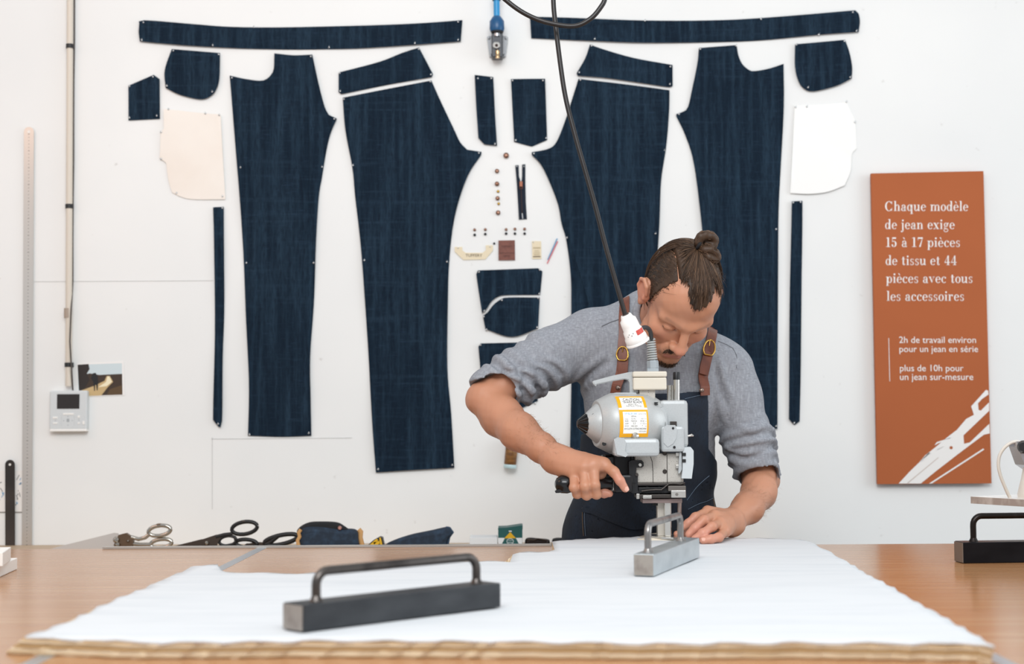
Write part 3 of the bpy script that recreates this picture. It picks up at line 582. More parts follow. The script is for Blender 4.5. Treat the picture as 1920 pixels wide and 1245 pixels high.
ST = .11; H = .034; X = .46; AS = .73; DE = -.22
def stem(x, y0, y1, sf='b', st=ST):
    g = R(x, y0, x+st, y1)
    if 'b' in sf: g += R(x-.06, y0, x+st+.06, y0+H)
    if 't' in sf: g += [[(x-.07, y1-H), (x+.01, y1-H), (x+.01, y1), (x-.07, y1)]]
    return g
grave = lambda cx: [[(cx-.12, .70), (cx-.02, .70), (cx+.06, .55), (cx+.02, .55)]]
def arch(x): return A(x+.15, .30, .17, .165, .075, .135, 0, 150)+R(x+.21, 0, x+.32, .31)
GL = {}
GL['o'] = (.46, A(.23, .23, .22, .24, .115, .212)); 
GL['c'] = (.42, A(.23, .23, .22, .24, .115, .212, 48, 318)+D(.345, .375, .062)); 
GL['e'] = (.45, A(.23, .23, .22, .24, .115, .212, 0, 322)+R(.1, .235, .44, .235+H))
GL['è'] = (.45, GL['e'][1]+grave(.24))
GL['d'] = (.52, A(.21, .23, .2, .24, .1, .212)+stem(.34, 0, AS, 't')+R(.4, 0, .51, H))
GL['q'] = (.52, A(.21, .23, .2, .24, .1, .212)+stem(.34, DE, X, 'b'))
GL['p'] = (.52, A(.30, .23, .2, .24, .1, .212)+stem(.06, DE, X, 'bt'))
GL['a'] = (.47, A(.22, .31, .17, .16, .075, .13, 0, 150)+R(.28, 0, .39, .32)+A(.19, .13, .17, .14, .075, .11)+R(.36, 0, .46, H)+D(.11, .36, .055))
GL['à'] = (.47, GL['a'][1]+grave(.22))
GL['g'] = (.46, A(.2, .31, .17, .155, .075, .13)+A(.21, -.09, .2, .13, .15, .09)+[[(.08, .17), (.13, .15), (.13, .03), (.05, .05)]]+R(.1, .0, .32, .055)+D(.39, .42, .05))
GL['h'] = (.56, stem(.07, 0, AS, 'bt')+arch(.16)+R(.31, 0, .54, H))
GL['n'] = (.56, stem(.07, 0, X, 'bt')+arch(.16)+R(.31, 0, .54, H))
GL['m'] = (.84, stem(.07, 0, X, 'bt')+arch(.16)+R(.31, 0, .54, H)+arch(.45)+R(.6, 0, .83, H))
GL['u'] = (.55, stem(.05, .13, X, 't')+A(.2, .16, .15, .17, .06, .13, 180, 345)+R(.36, 0, .47, X)+R(.29, X-H, .37, X)+R(.44, 0, .54, H))
GL['l'] = (.27, stem(.08, 0, AS, 'bt')); GL['i'] = (.27, stem(.08, 0, X, 'bt')+D(.135, .63, .072))
GL['j'] = (.27, stem(.09, -.08, X, 't')+A(.05, -.08, .15, .14, .09, .11, 270, 360)+D(.03, -.17, .055)+D(.145, .63, .072))
GL['r'] = (.43, stem(.07, 0, X, 'bt')+A(.29, .33, .14, .13, .09, .1, 70, 180)+D(.34, .395, .062))
GL['s'] = (.38, A(.18, .345, .14, .125, .065, .095, 40, 250)+A(.19, .125, .15, .135, .07, .105, -140, 80)+[[(.06, .30), (.14, .24), (.32, .17), (.25, .25)]]+R(.29, .33, .32, .46)+R(.05, 0, .08, .15))
GL['t'] = (.35, R(.1, .1, .21, .6)+R(.02, X-H, .31, X)+A(.21, .11, .11, .12, .03, .09, 180, 350))
GL['v'] = (.5, [[(.02, X), (.14, X), (.3, .1), (.25, 0)], [(.25, 0), (.275, .07), (.42, X), (.385, X)]]+R(-.02, X-H, .2, X)+R(.32, X-H, .5, X))
GL['x'] = (.5, [[(.03, X), (.16, X), (.46, 0), (.33, 0)], [(.07, 0), (.11, 0), (.42, X), (.38, X)]]+R(-.01, X-H, .21, X)+R(.31, X-H, .48, X)+R(0, 0, .18, H)+R(.27, 0, .5, H))
GL['C'] = (.72, A(.36, .35, .33, .365, .2, .33, 40, 322)+R(.585, .48, .62, .71)+R(.585, .0, .62, .22))
GL['1'] = (.42, R(.16, 0, .28, .7)+R(.04, 0, .4, H)+[[(.05, .62), (.16, .66), (.16, .7), (.05, .66)]])
GL['5'] = (.5, R(.08, .36, .11, .7)+R(.08, .6, .4, .7)+A(.22, .22, .22, .225, .1, .19, -150, 130)+D(.09, .14, .062))
GL['7'] = (.48, R(.04, .6, .46, .7)+[[(.42, .62), (.46, .66), (.28, 0), (.15, 0)]]+R(.04, .48, .07, .66))
GL['4'] = (.52, R(.28, 0, .39, .7)+R(.02, .17, .49, .17+H+.02)+[[(.02, .2), (.06, .2), (.33, .68), (.31, .7)]]+R(.19, 0, .47, H)); GL[' '] = (.26, [])
def serif(txt, x0, x1, yb):
    pen = 0; polys = []
    for ch in txt:
        wd, g = GL[ch]; polys += [[(px_+pen, py_) for px_, py_ in q] for q in g]; pen += wd+.055
    k = (x1-x0)/(pen-.055); mb = MB(); k2 = 25.5
    for q in polys: mb.add([W(x0+a*k, yb-b*k2, YS) for a, b in q], [tuple(range(len(q)))])
    mb.build('lettering', m_let, sg)
serif('Chaque modèle', 1659, 1815.5, 395.5); serif('de jean exige', 1659.5, 1790, 429.5); serif('15 à 17 pièces', 1660.5, 1800.5, 463)
serif('de tissu et 44', 1660.5, 1794, 497); serif('pièces avec tous', 1661.5, 1824, 530.5); serif('les accessoires', 1662.5, 1808, 564)
for tx, x0, x1, y in (('2h de travail environ', 1686, 1830, 643), ('pour un jean en série', 1686.5, 1834, 660), ('plus de 10h pour', 1687.5, 1806.5, 696), ('un jean sur-mesure', 1687.5, 1825, 712.5)): label_text(sg, 'lettering', tx, x0, x1, y, YS, m_let, 1.0)
def sp(name, pts, c, k=0): return MB().prism([W(x/1.9467+1600, y/1.9467+300, YS-.0002*k) for x, y in pts], (0, -.00015, 0)).build(name, c, sg)
sp('divider_line', [(128, 650), (130, 650), (134, 808), (132, 808)], m_let)
sd = sp('scissors_drawing', [(165, 1181), (205, 1138), (240, 1104), (262, 1078), (300, 1048), (345, 1010), (378, 985), (412, 945), (440, 930), (430, 899), (484, 839), (492, 842), (493, 856), (470, 872), (455, 888), (457, 912), (465, 915), (495, 885), (496, 915), (402, 1005), (404, 1036), (425, 1031), (496, 963), (498, 998), (476, 1003), (380, 1075), (300, 1137), (246, 1181)], m_let)
m_terr = MATS['terracotta_board']
sp('scissors_drawing', [(240, 1104), (246, 1098), (275, 1068), (330, 1042), (332, 1046), (285, 1070), (258, 1096)], m_let); sp('scissors_drawing', [(296, 1042), (304, 1030), (355, 1013), (356, 1017), (310, 1034)], m_let)
sp('scissors_drawing', [(276, 1181), (474, 1053), (478, 1057), (286, 1181)], m_let)
MB().prism([W((357+6*math.cos(i*.63))/1.9467+1600, (1050+6*math.sin(i*.63))/1.9467+300, YS-.0004) for i in range(10)], (0, -.0002, 0)).build('drawn_rivet', m_terr, sg)
sp('drawn_blade_line', [(196, 1179), (310, 1085), (311, 1087), (200, 1180)], mat('drawn_grey', '#c9b8ae', .6), 2)
# ------------------------------------------------------------------ tools on the wall shelf
m_chrome = mat('chrome', '#b9b3aa', .15, 1.0); m_brownsteel = mat('brown_steel', '#6f5b4a', .4, .7); m_blk = mat('black_paint', '#1b1a1b', .4, .2); m_dsteel = mat('dark_worn_steel', '#4a403a', .4, .6)
def ringtube(mb, cx, cy, rx, ry, rot, r, Y, n=22, squash=0):
    P = []
    for i in range(n+1):
        q = 2*math.pi*i/n; x = rx*math.cos(q); y = ry*math.sin(q); a = math.radians(rot); P.append(W(cx+x*math.cos(a)-y*math.sin(a), cy+x*math.sin(a)+y*math.cos(a), Y))
    mb.tube(P, r, 8, cap=False)
def shears(label, Y, bladepts, bodypts, loops, arms, mb_, mh, extras=(), hr=.006, blm=None):
    t = empty('tailor_shears', W(bodypts[0][0], 1030, Y), label, 'shears', 'shears lying on the wall shelf')
    MB().prism([W(x, y, Y) for x, y in bladepts], (0, .006, 0)).build('blade', blm or mb_, t)
    MB().prism([W(x, y, Y-.004) for x, y in bodypts], (0, .014, 0)).build('pivot_body', mb_, t)
    for i, (cx, cy, rx, ry, ro) in enumerate(loops):
        b = MB(); ringtube(b, cx, cy, rx, ry, ro, hr, Y+.004*i)
        if i < len(arms): b.tube([W(x, y, Y+.004*i) for x, y in arms[i]], hr, 8)
        b.build('handle', mh, t)
    for (x, y, r) in extras: MB().lathe(W(x, y, Y-.004), W(x, y, Y-.011), [(0, r), (.6, r), (1, r*.5)], 14).build('pivot_screw', m_chrome, t)
    return t
YT = 3.92
shears('chrome tailor shears with brown blades, leftmost tool on the shelf', YT, [(150, 1050), (235, 1028), (262, 1030), (262, 1052)], [(213, 1022), (222, 1003), (236, 999.5), (246, 1006), (250, 1015), (246, 1030), (220, 1034)], [(299, 995, 21, 9.5, -8), (302, 1019, 20, 8, -8)], [[(246, 1007), (260, 1011), (272, 1008), (282, 1000)], [(246, 1019), (262, 1021), (282, 1021)]], m_brownsteel, m_chrome, [(218, 1012, .009), (221, 1021, .007), (240, 1014, .004)], .0055)
MB_ = MB().box(W(293, 985, YT-.006), W(304, 981, YT+.012), bev=.002).build('stop_pad', m_brownsteel, bpy.data.objects['tailor_shears'])
t = shears('black handled tailor shears with one raised loop, in the middle of the left shelf', YT+.02, [(300, 1046), (322, 1025), (378, 1011), (382, 1026), (340, 1046)], [(377, 1012), (380, 1022), (392, 1030), (404, 1026), (416, 1003), (404, 1003)], [(458.5, 990, 24, 11.5, -9), (462, 1019, 20, 7.5, 4)], [[(405, 1007), (420, 1003), (436, 1001)], [(405, 1027), (425, 1024), (442, 1020)]], m_dsteel, m_blk, [(388, 1018, .006)], .0055)
b = MB(); ringtube(b, 427, 1014, 16, 9, -8, .0042, YT+.02); b.tube([W(440, 1005, YT+.022), W(443, 1024, YT+.022)], .0035, 8); b.build('inner_bow', m_blk, t)
MB().box(W(453, 979, YT+.014), W(462, 975.5, YT+.03), bev=.002).build('stop_pad', m_dsteel, t)
shears('black handled shears lying flat with loop against the denim pouch', YT+.03, [(440, 1036), (462, 1019), (500, 1018), (500, 1036)], [(462, 1020), (480, 1016.5), (502, 1018), (506, 1030), (466, 1032)], [(527, 1012, 32, 8.5, -12)], [[(498, 1021), (508, 1016), (520, 1006)]], m_dsteel, m_blk, [], .0062)
# grey set square leaning at the left
o = MB().prism([W(x, y, YT+.06) for x, y in ((70, 1040), (105, 1026), (214, 999), (222, 1000), (222, 1040))], (0, .0025, 0)).build('set_square', mat('frosted_grey_plastic', '#c4bfbb', .35)); tag(o, 'translucent grey set square lying behind the chrome shears', 'set square')
# denim pouch
def extr_blob(name, outline, Y, depth, material, parent, rounds=3):
    """closed silhouette puffed to a rounded body"""
    P = spline([np.array(p) for p in outline], 5, True); c = np.mean(P, 0); V = []; F = []; n = len(P); K = 9
    for k in range(K):
        a = math.pi*k/(K-1); s_ = .62+.38*math.sin(a)**.6 if 0 < k < K-1 else .5
        for p in P: q = c+(p-c)*np.array([.75+.25*(s_-.5)*2, s_]); V.append(W(q[0], q[1], Y-depth*math.cos(a)))
    for k in range(K-1):
        for i in range(n): F.append((k*n+i, k*n+(i+1) % n, (k+1)*n+(i+1) % n, (k+1)*n+i))
    mb = MB().add(V, F, True); mb.add(V[:n], [tuple(range(n))]); mb.add(V[-n:], [tuple(range(n))]); return mb.build(name, material, parent)
m_den2 = mat('denim_pouch', '#1f2c3b', .85, noise=[('#2b3e52', (60, 60, 60), 4, .45, .7)], bump=((400, 400, 400), .3, .0006)); m_tan = mat('tan_canvas', '#c99a63', .8)
t = empty('denim_pouch', W(615, 1030, YT), 'dark denim roll pouch with black strap and tan ends on the shelf', 'pouch')
extr_blob('body', [(559, 1000), (568, 985), (600, 984), (640, 990), (668, 993), (673, 1010), (670, 1040), (610, 1044), (560, 1042)], YT, .06, m_den2, t)
extr_blob('flap', [(557, 998), (562, 988), (580, 979), (605, 977.5), (632, 979), (646, 986), (656, 995), (640, 995), (600, 990), (575, 994)], YT, .055, mat('black_canvas', '#15161a', .8), t)
MB().tube([W(x, y, YT-.058) for x, y in ((564, 993), (560, 999), (562, 1006), (558, 1013), (560, 1024), (561, 1040))], .0052, 8).build('edge_binding', m_tan, t)
MB().tube([W(x, y, YT-.02) for x, y in ((672, 993), (676, 997), (675, 1008), (678, 1020), (676, 1040))], .0075, 8).build('edge_binding', m_tan, t)
MB().lathe(W(637, 990, YT-.058), W(637, 990, YT-.066), [(0, .006), (1, .004)], 12).build('snap', mat('rose_snap', '#b98578', .35, .6), t)
# yellow and black cutter
t = empty('tape_holder', W(702, 1030, YT-.01), 'small yellow and black tool lying tilted between the pouch and the denim sleeve', 'tool')
def slab(name, pts, m_, d0, d1, parent): return MB().prism([W(x, y, YT-.01-d0) for x, y in pts], (0, d1, 0)).build(name, m_, parent)
slab('case', [(680, 1030), (700, 1013), (712, 1006.5), (717, 1008), (720, 1022), (714, 1040), (684, 1040)], mat('black_plastic', '#1b1a18', .4), 0, .03, t)
m_yel = mat('yellow_plastic', '#e3b21f', .4)
slab('yellow_band', [(688, 1026), (706, 1010), (709, 1012.5), (694, 1030), (686, 1034)], m_yel, .002, .003, t); slab('yellow_band', [(711, 1008), (714, 1008), (717, 1021), (713, 1023)], m_yel, .002, .003, t); slab('yellow_band', [(700, 1017), (711, 1014), (712, 1019), (703, 1025)], m_yel, .002, .003, t)
# denim sleeve roll
t = empty('rolled_denim', W(785, 1035, YT), 'folded dark denim tube rising to a blunt end on the shelf', 'rolled denim')
extr_blob('cloth', [(722, 1024), (735, 1014), (770, 1002), (808, 994), (835, 988), (843, 988), (850, 998), (842, 1008), (838, 1022), (836, 1042), (780, 1045), (725, 1045)], YT, .045, m_den2, t)
MB().tube([W(x, y, YT-.03) for x, y in ((836, 989), (843, 990), (849, 998), (842, 1007), (839, 1022), (838, 1040))], .0035, 8).build('hem_edge', mat('denim_hem', '#31465c', .8), t)
# boxes
t = empty('supply_box', W(907, 1035, YT), 'plain white cardboard box, lower, left of the green box', 'box')
z0 = SHZ+.0005
def sbox(name, x0, x1, y0, Y0, Y1, m_, parent, zlo=None):
    a = W(x0, y0, Y0); b = W(x1, y0, Y0); return MB().box((a.x, Y0, z0 if zlo is None else zlo), (b.x, Y1, a.z), bev=.001).build(name, m_, parent)
sbox('carton', 880.5, 932.5, 1008, YT-.03, YT+.06, mat('white_card', '#eceff0', .6), t)
t = empty('supply_box', W(957, 1035, YT), 'dark green cardboard box with yellow triangle and open lid', 'box')
m_grn = mat('green_card', '#1d5a58', .5); m_wht = MATS['white_card']
sbox('carton', 934, 979.5, 992, YT-.03, YT+.05, m_grn, t)
MB().prism([W(x, y, YT-.03) for x, y in ((933.6, 993), (934, 990), (950, 989.5), (978, 985.2), (980, 985.6), (980, 993))], (0, .08, 0)).build('lid', m_grn, t)
def face(name, pts, m_, k): MB().prism([W(x, y, YT-.0303-.0002*k) for x, y in pts], (0, -.00015, 0)).build(name, m_, t)
face('white_panel', [(934.3, 1008.5), (979.2, 1008.5), (979.2, 1040), (934.3, 1040)], m_wht, 0)
face('green_flare', [(947, 1008), (967, 1008), (973, 1020), (976, 1040), (938, 1040), (941, 1020)], m_grn, 1)
face('yellow_triangle', [(956.5, 997.5), (967.5, 1009.3), (945.5, 1009.3)], m_yel, 2); face('top_dot', [(954, 995), (959.5, 995), (959.5, 997), (954, 997)], m_wht, 2)
b = MB(); P = [W(956.5+6.2*math.cos(q), 1015+5.2*math.sin(q), YT-.0308) for q in np.linspace(0, 2*math.pi, 21)]; b.tube(P, .0011, 6, cap=False)
for y in (1013, 1017): b.tube([W(952, y, YT-.0308), W(961, y, YT-.0308)], .0008, 6)
b.build('crest', mat('crest_grey', '#c3cfd0', .5), t)
t = empty('dark_clip', W(1006, 1035, YT), 'dark brown metal gadget lying right of the green box', 'tool')
extr_blob('body', [(984, 1020), (986, 1010), (994, 1007.5), (1010, 1009), (1028, 1011), (1031, 1018), (1030, 1042), (986, 1042)], YT, .03, mat('dark_brown_metal', '#2a211e', .35, .5), t)
MB().tube([W(x, y, YT-.03) for x, y in ((988, 1011), (1000, 1013), (1008, 1010), (1026, 1013))], .002, 6).build('lever', m_dsteel, t)
t = empty('black_case', W(1052, 1035, YT), 'flat black rounded case beside the apron, over the cloth edge', 'case')
extr_blob('body', [(1035, 1014), (1040, 1008.5), (1055, 1007.8), (1068, 1008.5), (1072, 1014), (1072, 1040), (1036, 1040)], YT, .035, m_blk, t)
# ------------------------------------------------------------------ left edge: two white foam blocks
m_foam = mat('white_block', '#eeebe6', .7)
a = T(13, 1083, TZ); tilt = .9
for nm, c, rz, z, s_, lb in (('paper_block', T(12.5, 1082, TZ+.0005), .5, 0, (.30, .14, .021), 'lower white block of two stacked at the left table edge'), ('paper_block', T(17.5, 1062, TZ+.0225), .62, 0, (.30, .12, .024), 'upper white block of two stacked at the left table edge')):
    t = MB().box((-s_[0], 0, 0), s_[1:] and (0, s_[1], s_[2]), bev=.001).build(nm, m_foam); t.location = c+Vector((-.012, 0, 0)); t.rotation_euler = (0, 0, .22 if 'upper' in lb else .12); tag(t, lb, 'paper block', 'white blocks at the left')
# ------------------------------------------------------------------ right edge: painted board on the weight, with an iron
hz = TZ+.0395+.054+.0006
cA = W(1820, 949.5, 3.08); cA.z = hz+.001; dB = Vector((1920, 0, 0)); 
pA = W(1820, 936, 3.08); th = .0145
p1 = Vector((pA.x, 3.08, hz)); p2 = p1+Vector((.30, -.52, 0)).normalized()*.62; p3 = p2+Vector((.52, .30, 0)).normalized()*.30; p4 = p1+Vector((.52, .30, 0)).normalized()*.30
bd = empty('painted_board', p1, 'white painted wooden board with worn edge, resting on the black weight', 'board')
MB().prism([p1, p2, p3, p4], (0, 0, th)).build('plank', mat('worn_wood_edge', '#a3958c', .6, noise=[('#c4bab2', (40, 40, 20), 4, .45, .7), ('#5a3a20', (18, 18, 60), 4, .62, .70)]), bd)
i_ = .0015; d1 = (p2-p1).normalized()*i_; d2 = (p4-p1).normalized()*i_
MB().prism([p + Vector((0, 0, th-.0002)) for p in (p1+d1+d2, p2-d1+d2, p3-d1-d2, p4+d1-d2)], (0, 0, .0009)).build('painted_top', mat('white_paint', '#f4f3f0', .5), bd)
bz = hz+th+.0009
ir = empty('steam_iron', (W(1935, 930, 2.98).x, 2.98, bz), 'white iron with curved cream hose, standing on the board at the right edge', 'iron')
Yi = 2.98
MB().lathe(Vector((W(1950, 930, Yi).x, Yi, bz)), Vector((W(1950, 930, Yi).x, Yi, W(0, 868, Yi).z)), [(0, .044), (.1, .0445), (.5, .036), (1, .028)], 28).build('body', mat('white_enamel', '#f1ece2', .35), ir)
MB().prism([W(x, y, Yi-.03) for x, y in ((1909, 838), (1914, 828), (1940, 826), (1940, 885), (1921, 872))], (0, .055, 0)).build('shell', mat('brushed_shell', '#b5b0b2', .25, .85), ir)
MB().prism([W(x, y, Yi-.032) for x, y in ((1908.5, 838), (1914, 828), (1926, 828), (1926, 842)) ], (0, .006, 0)).build('shell_rim', mat('shell_brown', '#8b7c72', .35, .7), ir)
MB().lathe(W(1920, 838, Yi-.028), W(1920, 838, Yi-.045), [(0, .0125), (.5, .0135), (1, .009)], 20).build('knob', mat('black_knob', '#19181a', .3), ir)
hp = spline([(1914, 830), (1905, 828), (1894, 831), (1882, 841), (1874, 855), (1872, 873), (1876, 892), (1883, 910), (1890, 926), (1894, 934)], 6)
n_ = len(hp); pts = [W(p[0], p[1], Yi+.02*i/n_) for i, p in enumerate(hp)]; pts[-1].z = max(pts[-1].z, bz+.001)
MB().tube(pts, .0034, 12).build('hose', mat('cream_tube', '#dfd8cd', .45), ir)
# ------------------------------------------------------------------ hanging cable and coupler
YC = 2.99
m_cab = mat('black_cable', '#191514', .38, noise=('#221d1c', (20, 20, 20), 3, .4, .7))
hc = empty('hanging_cable', W(1175, 600, YC), 'black power cable hanging from above with a loop, ending in a white coupler', 'cable')
q = spline([(1036, -70), (1037.5, 0), (1041, 42), (1052, 130), (1062, 190), (1080, 260), (1100, 330), (1117, 390), (1135, 460), (1155, 530), (1167, 572), (1175, 600)], 6)
MB().tube([W(p[0], p[1], YC) for p in q], .0051, 12).build('strand', m_cab, hc)
q = spline([(925, -70), (938, -15), (952, 3), (985, 26), (1025, 42), (1075, 49), (1106, 36), (1126, 14), (1135, -6), (1138, -50)], 7)
MB().tube([W(p[0], p[1], YC-.035) for p in q], .0052, 12).build('loop', m_cab, hc)
cp = MB(); m_cpl = mat('white_coupler', '#f4f2ef', .35)
a = W(1173, 590, YC); b = W(1196, 642, YC+.016)
cpl = MB().lathe(a, b, [(0, .0105), (.02, .0115), (.12, .0135), (.18, .0175), (.36, .0185), (.5, .0185), (.54, .0205), (.72, .0215), (.78, .0235), (.98, .0245), (1, .0225)], 28).build('coupler', m_cpl, hc)
MB().lathe(a+(b-a)*(-.02), a+(b-a)*.004, [(0, .0075), (1, .0075)], 16).build('coupler_opening', mat('dark_opening', '#5a524e', .6), cpl)
def onlathe(u, ang, r):
    t_ = (b-a).normalized(); e_ = t_.cross(Vector((0, 0, 1))).normalized(); g_ = t_.cross(e_); return a+(b-a)*u+(e_*math.cos(ang)+g_*math.sin(ang))*r
def patch(mb, u0, u1, a0, a1, r, n=8):
    V = []; F = []
    for i in range(n+1):
        for u in (u0, u1): V.append(onlathe(u, a0+(a1-a0)*i/n, r))
    for i in range(n): F.append((2*i, 2*i+1, 2*i+3, 2*i+2))
    mb.add(V, F); return mb
# side of the coupler facing the room
tow = (CAM-(a+b)/2); t_ = (b-a).normalized(); e_ = t_.cross(Vector((0, 0, 1))).normalized(); g_ = t_.cross(e_); A0 = math.atan2(tow.dot(g_), tow.dot(e_))
rgt = Vector((1, 0, .3)); sgn = 1 if (e_*math.cos(A0+.5)+g_*math.sin(A0+.5)).dot(rgt) > (e_*math.cos(A0-.5)+g_*math.sin(A0-.5)).dot(rgt) else -1
patch(MB(), .55, .71, A0+sgn*.25, A0+sgn*1.15, .0222).build('red_mark', mat('red_mark', '#cf5147', .5), cpl)
mk = MB()
for k in range(4): patch(mk, .58+.06*(k % 2), .60+.06*(k % 2), A0-sgn*(.12+.2*k), A0-sgn*(.03+.2*k), .0222, 2)
mk.build('printed_marks', mat('mark_black', '#3d3a3a', .6), cpl)
# the coupler lid lip
MB().lathe(a+(b-a)*.95, b+(b-a)*.03, [(0, .0245), (.6, .0262), (1, .0255)], 28).build('lid', m_cpl, cpl)
# ------------------------------------------------------------------ cutting machine
YM = 3.08; PX = 2700/YM
m_sil = mat('silver_paint', '#b9bbba', .40, .22, noise=('#b2b4b4', (420, 420, 420), 2, .45, .75), bump=((500, 500, 500), .12, .0004))
m_silb = mat('grey_casting', '#bbbfc0', .40, .2, noise=('#b3b7b8', (420, 420, 420), 2, .45, .75))
m_plate = mat('speckled_plate', '#c2bdb5', .45, .2, noise=('#6e6760', (420, 420, 420), 3, .60, .72))
m_bk = mat('gloss_black', '#0c0c0e', .22); m_bksat = mat('satin_black', '#1a1a1d', .4, .2); m_dk = mat('oily_steel', '#4a4542', .35, .7); m_ni = mat('nickel', '#cfccc6', .22, .9); m_beige = mat('beige_plastic_box', '#d8d1c2', .42)
mc = empty('cloth_cutting_machine', T(1240, 1010, CLZ), 'grey upright cloth cutting machine with yellow caution label, standing on the cloth', 'cutting machine')
def P3(x, y, d=0): return W(x, y, YM+d)
# motor: axis nearly level, nose turned a little towards the camera
AX = W(1082, 794.5, YM-.035); BX = W(1246, 793, YM+.012)
def axp(x): return AX+(BX-AX)*((x-1082)/180.)
k = 1/PX
def LA(x0, x1, prof, n=40): return MB().lathe(axp(x0), axp(x1), prof, n)
LA(1082, 1101, [(0, .005), (.04, .0075), (1, .0215)], 36).build('nose_cap', m_bk, mc)
cap = bpy.data.objects['nose_cap']; fl2 = MB()
for i in range(12):
    q = 2*math.pi*i/12; ax = (BX-AX).normalized(); e1_ = ax.cross(Vector((0, 0, 1))).normalized(); g1 = ax.cross(e1_); dd = e1_*math.cos(q)+g1*math.sin(q)
    fl2.tube([axp(1084)+dd*.008, axp(1100)+dd*.021], [.0014, .0026], 6)
fl2.build('fluting', m_bk, cap)
LA(1099.5, 1127, [(0, .021), (.05, .0232), (.82, .043), (1, .0432)]).build('front_cone', m_sil, mc)
LA(1124, 1132, [(0, .0455), (1, .046)]).build('vent_gap', mat('vent_black', '#0b0b0c', .6), mc)
LA(1121, 1150, [(0, .047), (.02, .0495), (.8, .0615), (1, .064)]).build('front_housing', m_sil, mc)
LA(1149, 1250, [(0, .0640), (.03, .0645), (.62, .0645), (.72, .063), (.9, .056), (1, .049)], 48).build('motor_body', m_sil, mc)
for x, y, dx in ((1137, 763, .02), (1136, 832, .02), (1117, 779, 0)):
    q = P3(x, y, -.052 if dx else -.046); MB().lathe(q+Vector((-.002, .012, 0)), q+Vector((-.004, -.004, 0)), [(0, .0045), (1, .0045)], 14).build('bolt_hole', mat('hole_black', '#131313', .6), mc)
# label wrapped on the motor
axd = (BX-AX).normalized(); upv = (Vector((0, 0, 1))-axd*axd.z).normalized(); frv = axd.cross(upv)
if frv.y > 0: frv = -frv
def cyl(x, th, r): return axp(x)+(frv*math.cos(th)+upv*math.sin(th))*r
RM = .0645
def lpatch(name, x0, x1, t0, t1, material, lvl, parent=None, nx=2, nt=14):
    V = []; F = []
    for i in range(nx+1):
        for j in range(nt+1): V.append(cyl(x0+(x1-x0)*i/nx, t0+(t1-t0)*j/nt, RM+.0004+.0003*lvl))
    for i in range(nx):
        for j in range(nt): a_ = i*(nt+1)+j; F.append((a_, a_+1, a_+nt+2, a_+nt+1))
    return MB().add(V, F, True).build(name, material, parent or mc)
m_lby = mat('label_yellow', '#f2ab12', .4); m_lbw = mat('label_white', '#f5f3ee', .45)
lab = lpatch('caution_label', 1150, 1208, -.46, 1.06, m_lby, 0); lab['label'] = 'yellow and white caution label with black lettering'
lpatch('white_field', 1157, 1202, .47, .98, m_lbw, 1, lab); lpatch('white_stripe', 1150.3, 1207.7, .45, .52, m_lbw, 1, lab); lpatch('white_field', 1157, 1204.5, -.33, .38, m_lbw, 1, lab)
def ltext(txt, x0, x1, th, material, parent, hs=1.0):
    V, F, wd = vtext(txt); kx = (x1-x0)/wd; ky = kx/PX*hs
    return MB().add([cyl(x0+v.x*kx, th+v.y*ky/RM, RM+.0013) for v in V], F).build('lettering', material, parent)
m_lk = mat('label_ink', '#2a2e38', .6); m_lb = mat('label_blue', '#5fa3d6', .6); m_lg = mat('label_grey', '#6f6d6a', .6)
ltext('CAUTION', 1163, 1196, .80, m_lk, lab, 1.3); ltext('"SHARP BLADE"', 1160.5, 1202, .70, m_lk, lab, 1.15); ltext('READ ALL', 1171, 1191, .622, m_lg, lab); ltext('INSTRUCTIONS', 1166, 1197, .555, m_lg, lab)
ltext('KM BLUE LINE', 1161, 1185, .285, m_lb, lab, 1.2); ltext('ELECTRIC CUTTER', 1188, 1203.5, .285, m_lg, lab, 1.4)
for th, rows in ((.20, ((1173, 1184, 'SERIAL'),)), (.125, ((1160, 1167, 'MODEL'), (1173, 1182, 'KS AU'), (1193, 1199, '100 V'), (1200, 1203.5, '1 PH'))), (.05, ((1160, 1167, 'SIZE'), (1172, 1184, '7504725'), (1191, 1199, '50 60'), (1201, 1203.5, 'HZ'))), (-.03, ((1160, 1167, 'AMP'), (1176, 1181, '3.3'), (1191, 1199, '11 12'), (1200, 1203.5, 'AMP'))), (-.105, ((1160, 1167, 'R.P.M'), (1172, 1185, '3000 3600'), (1194, 1196, 'T'), (1200, 1203.5, 'MIN')))):
    for x0, x1, s_ in rows: ltext(s_, x0, x1, th, m_lg, lab, 1.1)
ltext('KM CLOTH CUTTING MACHINE', 1159, 1203, -.195, m_lk, lab, 1.3); ltext('MADE IN JAPAN', 1189, 1203, -.27, m_lg, lab, 1.1)
# handle on top, junction box, cable gland
MB().prism([P3(x, y, -.024) for x, y in ((1139, 743), (1144, 738), (1156, 736), (1192, 736), (1196, 742), (1196, 750), (1139, 750))], (0, .045, 0)).build('handle_foot', m_silb, mc)
hp = [(1112.5, 719.5), (1111, 715.5), (1114, 713.5), (1150, 704), (1180, 697.5), (1185, 697), (1190, 701), (1194, 711), (1195.5, 738), (1181, 738), (1180.5, 718), (1178, 712.5), (1172, 711), (1150, 714.5), (1119, 721), (1117.5, 724)]
bm = bmesh.new(); vs = [bm.verts.new(P3(x, y, -.013)) for x, y in hp]; f_ = bm.faces.new(vs); r = bmesh.ops.extrude_face_region(bm, geom=[f_])
for v in [q for q in r['geom'] if isinstance(q, bmesh.types.BMVert)]: v.co.y += .022
bmesh.ops.bevel(bm, geom=[e for e in bm.edges if abs((e.verts[0].co-e.verts[1].co).y) < 1e-6], offset=.0016, segments=2, affect='EDGES'); bmesh.ops.recalc_face_normals(bm, faces=bm.faces[:])
